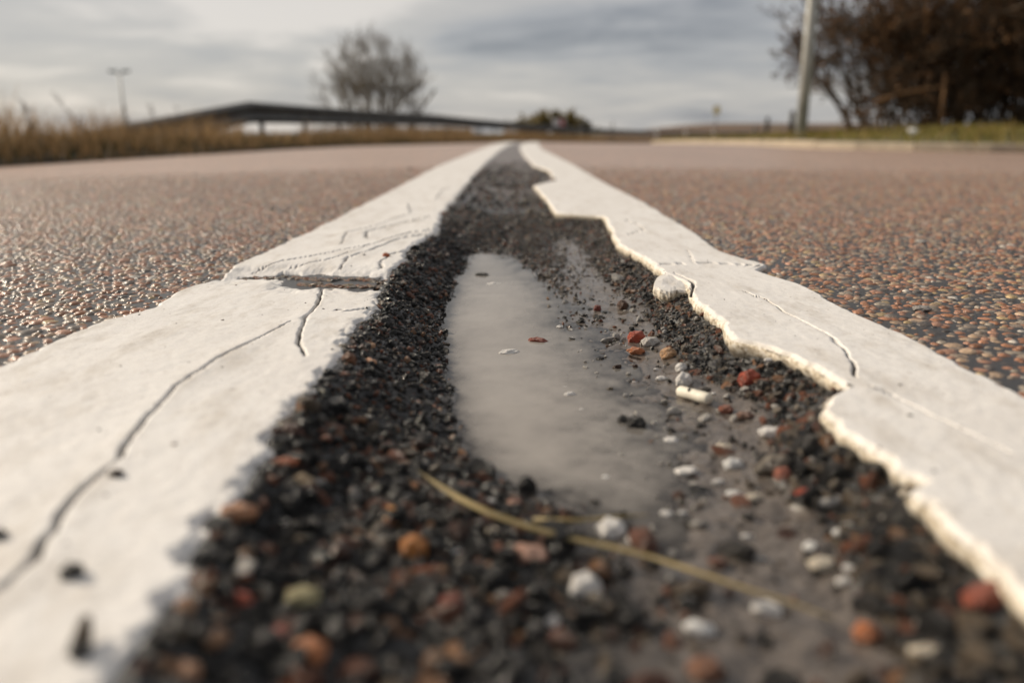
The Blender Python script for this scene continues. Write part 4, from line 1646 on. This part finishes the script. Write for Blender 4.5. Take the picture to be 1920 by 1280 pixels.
# ------------------------------------------------------------------ guardrail
def build_rail():
    g = empty('guardrail', (float(rail_x(12.5)), 12.5, -0.1))
    tag(g, 'long dark weathered steel guardrail with a ramped down end on the outer bend', 'guardrail')
    L = g.location
    Ys = np.concatenate([np.linspace(7.0, 12.2, 16), np.linspace(12.6, 92, 130)])
    # W profile: (offset towards the road, height below the top)
    prof = [(0.0, 0.0), (.05, -.018), (.08, -.045), (.08, -.085), (.01, -.125), (.005, -.155), (.01, -.185), (.08, -.225), (.08, -.265), (.05, -.292), (0.0, -.31)]
    back = [(o - .004, z) for o, z in reversed(prof)]
    full = prof + back
    m = len(full)
    V, Fc = [], []
    for Y in Ys:
        x, zt = float(rail_x(Y)), float(rail_top(Y))
        sc_ = 1.0
        for o_, z_ in full:
            V.append((x + o_ - L.x, Y - L.y, zt + z_ * sc_ - L.z))
    for i in range(len(Ys) - 1):
        for j in range(m):
            j2 = (j + 1) % m
            Fc.append((i * m + j, (i + 1) * m + j, (i + 1) * m + j2, i * m + j2))
    link_mesh('beam', V, Fc, M_rail, g)
    # posts every two metres
    pm = MB().box((0, 0, -.30), (.05, .10, .90))
    first = None
    for Y in np.arange(12.8, 90, 2.0):
        if first is None:
            first = pm.build('post', M_post, g)
            o = first
        else:
            o = first.copy()
            col.objects.link(o)
            o.parent = g
        x = float(rail_x(Y))
        o.location = (x - .06 - L.x, Y - L.y, float(rail_top(Y)) - .16 - L.z)
    bm_ = MB().tube([(0, 0, 0), (.02, 0, 0)], .02, 8)
    fb = None
    for Y in (13.6, 14.6, 15.6, 17.6, 19.6):
        if fb is None:
            fb = bm_.build('bolt', M_pole, g)
            o = fb
        else:
            o = fb.copy()
            col.objects.link(o)
            o.parent = g
        o.location = (float(rail_x(Y)) + .006 - L.x, Y - L.y, float(rail_top(Y)) - .155 - L.z)


build_rail()


# ------------------------------------------------------------------ posts, signs, lamps
def delineators():
    src = None
    labs = ['first white marker post along the far guardrail after the slim dark posts', 'middle one of three white marker posts at the far guardrail', 'last white marker post along the far guardrail, next to the yellow plate']
    for k, Y in enumerate((63.0, 70.0, 77.0)):
        x = float(rail_x(Y)) + .45
        g = empty('marker_post', (x, Y, -0.62))
        tag(g, labs[k], 'post', 'white marker posts round the bend')
        if src is None:
            a = MB().box((0, 0, .5), (.22, .12, 1.06)).build('shaft', M_white, g, bevel=.015)
            b = MB().box((0, -.064, .86), (.10, .012, .16)).build('reflector', M_yellow, g)
            src = (a, b)
        else:
            for s in src:
                c = s.copy()
                col.objects.link(c)
                c.parent = g


delineators()


def thin_post(name, x, Y, zb, zt, r, mat, label, cat, group=None):
    g = MB().tube([(0, 0, 0), (0, 0, (zt - zb) * .97), (0, 0, zt - zb)], [r, r, r * .6], 10).build(name, mat, None, True)
    g.location = (x, Y, zb)
    tag(g, label, cat, group)
    return g


for px, Y, top, lb in ((1090, 49.0, 0.92, 'slim dark post at the far guardrail right beside the domed bush'), (1148, 57.0, .80, 'slim dark post at the far guardrail before the first white marker post')):
    thin_post('sign_post', at_depth(px, Y), Y, -.75, top, .055, M_post, lb, 'post', 'slim posts at the far guardrail')
for px, Y, top, hh, lb in ((1483, 15.5, .50, .6, 'dark bollard on the turf closest to the lamp post'), (1437, 19.5, .46, .75, 'dark bollard, middle one of three leading off from the lamp post'), (1415, 24, .28, .7, 'lowest dark bollard, third from the lamp post')):
    x = at_depth(px, Y)
    zb = top - hh
    g = empty('bollard', (x, Y, zb))
    tag(g, lb, 'bollard', 'dark bollards on the verge')
    MB().tube([(0, 0, -.15), (0, 0, hh - .04), (0, 0, hh)], [.055, .05, .03], 10).build('shaft', M_black, g, True)
    MB().tube([(0, 0, hh - .16), (0, 0, hh - .11)], .054, 10).build('band', M_post, g, True)

# pole by the hedge
px_, py_ = 1502, 243
Yp = 9.9
xp = at_depth(px_, Yp)
zb = on_verge(xp, Yp)
g = empty('lamp_post', (xp, Yp, zb))
tag(g, 'tall round galvanised lamp post on the turf before the hedge', 'lamp post')
MB().tube([(0, 0, -.2), (0, 0, 1.2), (0, 0, 5.9)], [.066, .064, .042], 20).build('shaft', M_pole, g, True)
MB().tube([(0, 0, -.05), (0, 0, .03), (0, 0, .05)], [.085, .083, .068], 20).build('collar', M_post, g, True)
MB().tube([(0, 0, 5.85), (-.15, 0, 6.05), (-.8, 0, 6.15)], [.04, .035, .03], 10).build('arm', M_pole, g, True)
MB().box((-1.0, 0, 6.15), (.6, .24, .11)).build('lantern', M_post, g, bevel=.03)

# far twin lamp
Yl = 95.0
xl = at_depth(237, Yl)
g = empty('street_lamp', (xl, Yl, -1.6))
tag(g, 'distant pale street lamp with two heads beyond the dry grass', 'street lamp')
MB().tube([(0, 0, 0), (0, 0, 8.2)], [.16, .10], 10).build('pole', M_pole, g, True)
for sx in (-1, 1):
    MB().tube([(0, 0, 8.05), (sx * .45, 0, 8.35)], [.06, .05], 8).build('arm', M_post, g, True)
    MB().box((sx * .75, 0, 8.42), (.85, .35, .28)).build('lamp_head', M_post, g, bevel=.05)

# red and white board in the bend
Ys_ = 62.0
xs_ = at_depth(1048, Ys_)
g = empty('chevron_sign', (xs_, Ys_, -.9))
tag(g, 'small red and white chevron board on a post before the far bush', 'road sign')
for dx in (-.2, .2):
    MB().tube([(dx, .06, 0), (dx, .06, 1.95)], .03, 8).build('post', M_post, g, True)
MB().box((0, 0, 1.62), (.95, .04, .8)).build('board', M_white, g, bevel=.01)
ch = MB()
for sg in (-1, 1):
    n0 = len(ch.v)
    for x0, zz in ((-.05, sg * .36), (.26, sg * .36), (.42, 0), (.11, 0)):
        ch.v += [(x0, -.024, 1.62 + zz), (x0, -.036, 1.62 + zz)]
    ch.f += [(n0 + 1, n0 + 3, n0 + 5, n0 + 7), (n0, n0 + 2, n0 + 3, n0 + 1), (n0 + 2, n0 + 4, n0 + 5, n0 + 3), (n0 + 6, n0, n0 + 1, n0 + 7)]
ch.build('chevron', M_red, g)

# yellow topped post
Yy = 70.0
xy = at_depth(1341, Yy)
g = empty('road_sign', (xy, Yy, -.9))
tag(g, 'thin far post with a small yellow plate before the ploughed rise', 'road sign')
MB().tube([(0, 0, 0), (0, 0, 3.2)], .05, 8).build('post', M_post, g, True)
MB().box((0, -.06, 2.85), (.5, .03, .62)).build('plate', M_yellow, g, bevel=.01)

# scrap of litter in the verge
x, Y = at_depth(1711, 8.6), 8.6
lit = stone_mesh('litter', 901, 3, 7, .5, 1, 10, M_litter, .1)
o = bpy.data.objects.new('litter', lit)
col.objects.link(o)
o.location = (x, Y, on_verge(x, Y) + .05)
o.scale = (.062, .05, .045)
tag(o, 'crumpled white scrap of litter in the grass below the hedge', 'litter')


# ------------------------------------------------------------------ bare trees and shrubs
def branch_mesh(segs, k=4):
    """segs: list of (p0, p1, r0, r1)"""
    A = np.array([s[0] for s in segs])
    B = np.array([s[1] for s in segs])
    r0 = np.array([s[2] for s in segs])
    r1 = np.array([s[3] for s in segs])
    t = B - A
    t /= np.linalg.norm(t, axis=1)[:, None] + 1e-9
    ref = np.where(np.abs(t[:, 2:3]) < .9, np.array([[0, 0, 1.0]]), np.array([[1.0, 0, 0]]))
    a = np.cross(t, ref)
    a /= np.linalg.norm(a, axis=1)[:, None]
    b = np.cross(t, a)
    n = len(segs)
    V = np.zeros((n, 2 * k, 3))
    for j in range(k):
        th = 2 * math.pi * j / k
        d = a * math.cos(th) + b * math.sin(th)
        V[:, j] = A + d * r0[:, None]
        V[:, k + j] = B + d * r1[:, None]
    i = np.arange(n)[:, None] * 2 * k
    f = np.concatenate([i + np.array([[j, (j + 1) % k, k + (j + 1) % k, k + j]]) for j in range(k)])
    return V.reshape(-1, 3), f


ENV = None


def grow(rand, p, d, length, rad, level, maxl, segs, up=.12, spread=.55, kids=(3, 5), shrink=.66, rmin=.003):
    n = 4 if level < 2 else 3
    step = length / n
    pts = [p]
    for i in range(n):
        d = (d + Vector((rand.gauss(0, .13), rand.gauss(0, .13), rand.gauss(0, .08) + up * .35))).normalized()
        q = pts[-1] + d * step
        r0 = rad * (1 - .5 * i / n)
        r1 = rad * (1 - .5 * (i + 1) / n)
        if ENV and level > 0:
            e = (q.x / ENV[0]) ** 2 + (q.y / ENV[0]) ** 2 + ((q.z - ENV[1]) / ENV[2]) ** 2
            if e > rand.uniform(.8, 1.15):
                return
        segs[level].append((tuple(pts[-1]), tuple(q), max(r0, rmin), max(r1, rmin)))
        pts.append(q)
    if level >= maxl:
        return
    for _ in range(rand.randint(*kids)):
        t = rand.uniform(.3, 1.0)
        i = min(int(t * n), n - 1)
        b = pts[i].lerp(pts[i + 1], t * n - i)
        ax = Vector((rand.gauss(0, 1), rand.gauss(0, 1), rand.gauss(0, .6))).normalized()
        nd = (d + ax * spread * rand.uniform(.7, 1.4) + Vector((0, 0, up))).normalized()
        grow(rand, b, nd, length * shrink * rand.uniform(.75, 1.15), rad * .5, level + 1, maxl, segs, up, spread, kids, shrink, rmin)


def woody(name, label, cat, loc, seed, stems, length, rad, maxl, mat, twig_mat, rmin, fan=.6, spread=.6, up=.12, kids=(3, 5),
          shrink=.66, group=None, leaves=0, leaf_mat=None, leaf=.03, base_w=.15):
    rand = random.Random(seed)
    g = empty(name, loc)
    tag(g, label, cat, group)
    segs = {i: [] for i in range(maxl + 1)}
    order = [(k + rand.uniform(.1, .9)) / stems for k in range(stems)]
    rand.shuffle(order)
    for i in range(stems):
        th = 2 * math.pi * (i + rand.uniform(-.3, .3)) / stems
        o = Vector((math.cos(th), math.sin(th), 0)) * base_w * rand.uniform(.2, 1)
        f = fan * 1.1 * order[i] ** .7
        d = Vector((math.cos(th) * f, math.sin(th) * f, 1)).normalized()
        grow(rand, o - Vector((0, 0, .1)), d, length * rand.uniform(.8, 1.1), rad * rand.uniform(.7, 1.1), 0, maxl, segs, up, spread, kids, shrink, rmin)
    for i in range(stems):
        V, f = branch_mesh(segs[0][i * 4:i * 4 + 4], 7)
        link_mesh('trunk' if cat == 'tree' else 'stem', V, f, mat, g)
    if maxl > 1:
        V, f = branch_mesh(sum((segs[i] for i in range(1, maxl)), []), 5)
        link_mesh('branches', V, f, mat, g)['kind'] = 'stuff'
    V, f = branch_mesh(segs[maxl], 3)
    link_mesh('crown', V, f, twig_mat, g)['kind'] = 'stuff'
    if leaves:
        r = np.random.default_rng(seed)
        tw = segs[maxl] + segs[maxl - 1]
        k = r.integers(0, len(tw), leaves)
        A = np.array([tw[i][0] for i in k])
        B = np.array([tw[i][1] for i in k])
        P = A + (B - A) * r.uniform(0, 1, (leaves, 1)) + r.normal(0, leaf * .5, (leaves, 3))
        u = r.normal(size=(leaves, 3))
        u /= np.linalg.norm(u, axis=1)[:, None]
        w = np.cross(u, r.normal(size=(leaves, 3)))
        w /= np.linalg.norm(w, axis=1)[:, None]
        L = leaf * r.uniform(.6, 1.3, (leaves, 1))
        V = np.stack([P - u * L, P + w * L * .5, P + u * L, P - w * L * .5], 1).reshape(-1, 3)
        lo = link_mesh('leaves', V, np.arange(leaves * 4).reshape(-1, 4), leaf_mat, g, False,
                       attrs={'rnd': ('FLOAT', np.repeat(r.uniform(size=leaves), 4))})
        lo['kind'] = 'stuff'
    return g


# bare tree beyond the guardrail
ENV = (4.1, 3.6, 4.7)
woody('bare_tree', 'broad bare tree with fine spreading twigs behind the guardrail', 'tree', (at_depth(702, 52), 52, -1.6), 21,
      13, 5.6, .10, 4, M_bark_pale, M_bark_pale, .0085, fan=.62, spread=.62, up=.14, kids=(4, 5), shrink=.58, base_w=.8)
ENV = None
# bush at the far bend
woody('bush', 'domed olive brown bush behind the chevron board', 'bush', (at_depth(1046, 74), 74, -.45), 5, 16, 1.5, .05, 3, M_bark, M_bark, .014,
      fan=1.1, spread=.8, up=.1, kids=(3, 4), shrink=.62, leaves=12000, leaf_mat=M_bushleaf, leaf=.15, base_w=1.5)
woody('bush', 'lower twiggy bush on the flank of the domed bush', 'bush', (at_depth(990, 78), 78, -.8), 8, 12, 1.5, .05, 3, M_bark_pale, M_bark_pale, .014,
      fan=.8, spread=.7, up=.15, kids=(3, 4), shrink=.62, leaves=3500, leaf_mat=M_bushleaf, leaf=.12, base_w=1.0)
woody('bush', 'small bare bush peeping over the guardrail beside the bare tree', 'bush', (at_depth(850, 60), 60, -1.2), 18, 7, 1.25, .04, 3, M_bark, M_bark, .012,
      fan=1.0, spread=.7, up=.1, kids=(3, 4), shrink=.6, base_w=.8)
# hedge on the right
hedge_l = ['tangled bare brown hedge shrub right behind the lamp post', 'dense bare brown hedge shrub, second from the lamp post',
           'dense bare brown hedge shrub, third from the lamp post', 'dense bare brown hedge shrub, fourth from the lamp post',
           'dense bare brown hedge shrub, fifth from the lamp post', 'dense bare brown hedge shrub at the far end from the lamp post']
hedge_l += ['low brushy undergrowth shrub at the hedge foot, closest to the lamp post', 'low brushy undergrowth shrub at the hedge foot, second from the lamp post',
            'low brushy undergrowth shrub at the hedge foot, third from the lamp post', 'low brushy undergrowth shrub at the hedge foot, fourth from the lamp post']
for i, (x, Y, L, lv) in enumerate(((6.2, 13.8, 1.45, 2200), (6.85, 13.0, 1.75, 5200), (7.6, 13.6, 1.8, 6000), (8.5, 13.0, 1.75, 5600), (9.7, 13.8, 1.8, 5000), (11.2, 13.4, 1.8, 4500),
                                   (6.3, 13.1, .72, 900), (7.15, 12.7, .8, 1300), (8.0, 12.7, .8, 1300), (9.0, 12.6, .85, 1300))):
    woody('hedge_shrub', hedge_l[i], 'shrub', (x, Y, on_verge(x, Y)), 60 + i, 15, L, .032 if i < 6 else .016, 4, M_bark, M_bark, .0052, fan=.7 if i < 6 else .9, spread=.80, up=.05,
          kids=(3, 4), shrink=.63, group='bare hedge shrubs', leaves=int(lv * 1.7), leaf_mat=M_leaf, leaf=.033, base_w=.6)
# ochre stems in the hedge
for pts, lab in (([(1737, 62, 12.2), (1738, 20, 12.2), (1737, -60, 12.2), (1730, -140, 12.25)], 'straight ochre stem upright in the top of the hedge'),
                 ([(1763, 240, 11.9), (1766, 205, 11.9), (1770, 175, 11.95), (1772, 140, 12.0)], 'short ochre stem rising from the turf at the hedge foot'),
                 ([(1640, 192, 11.9), (1690, 176, 11.9), (1730, 168, 11.9), (1770, 162, 11.95)], 'slanting pale branch leaning across the hedge foot')):
    P = []
    for x, y, Y in pts:
        v = (640 - y) / F
        u = (x - 960) / F
        t = Y / (CP + v * SP)
        P.append((u * t, Y, H + t * (-SP + v * CP)))
    tag(MB().tube(P, [.028, .026, .024, .02], 7).build('stem', M_bark_ochre, None, True), lab, 'stem')


# dead weed stalks in the left verge
def weed(px, Y, top_py, lean_px, label, seed, group=None):
    r = random.Random(seed)
    x = at_depth(px, Y)
    zb = float(verge_left_h(np.array(x - c_off(Y)), np.array(Y)))
    zt = H + (249 - top_py) / F * Y * CP
    lx = lean_px / F * Y
    g = empty('dead_weed', (x, Y, zb))
    tag(g, label, 'weed', group)
    hh = zt - zb
    pts = [(lx * t ** 1.3, .02 * math.sin(5 * t), hh * t) for t in np.linspace(0, 1, 7)]
    MB().tube(pts, [.0035, .0033, .003, .0026, .0022, .0018, .0012], 6).build('stalk', M_bark, g, True)
    h = MB()
    for k in range(16):
        t = r.uniform(.25, 1)
        b = Vector((lx * t ** 1.3, 0, hh * t))
        e = b + Vector((r.gauss(0, .018), r.gauss(0, .018), r.uniform(.01, .04)))
        h.tube([b, b.lerp(e, .5), e], [.0015, .004, .0008], 4)
    h.build('seed_heads', M_bark, g, True)


weed(172, 5.7, 178, -62, 'dark dead weed leaning over in the dry grass short of the guardrail ramp', 1)
weed(250, 6.7, 205, -12, 'thin dead weed upright just short of the guardrail ramp foot', 2)
weed(298, 7.7, 196, -14, 'thin dead weed upright against the low part of the guardrail ramp', 3)
weed(345, 8.7, 202, -10, 'thin dead weed upright against the middle of the guardrail ramp', 4)
weed(60, 4.8, 190, -8, 'faint thin weed standing in the tallest dry grass', 5)
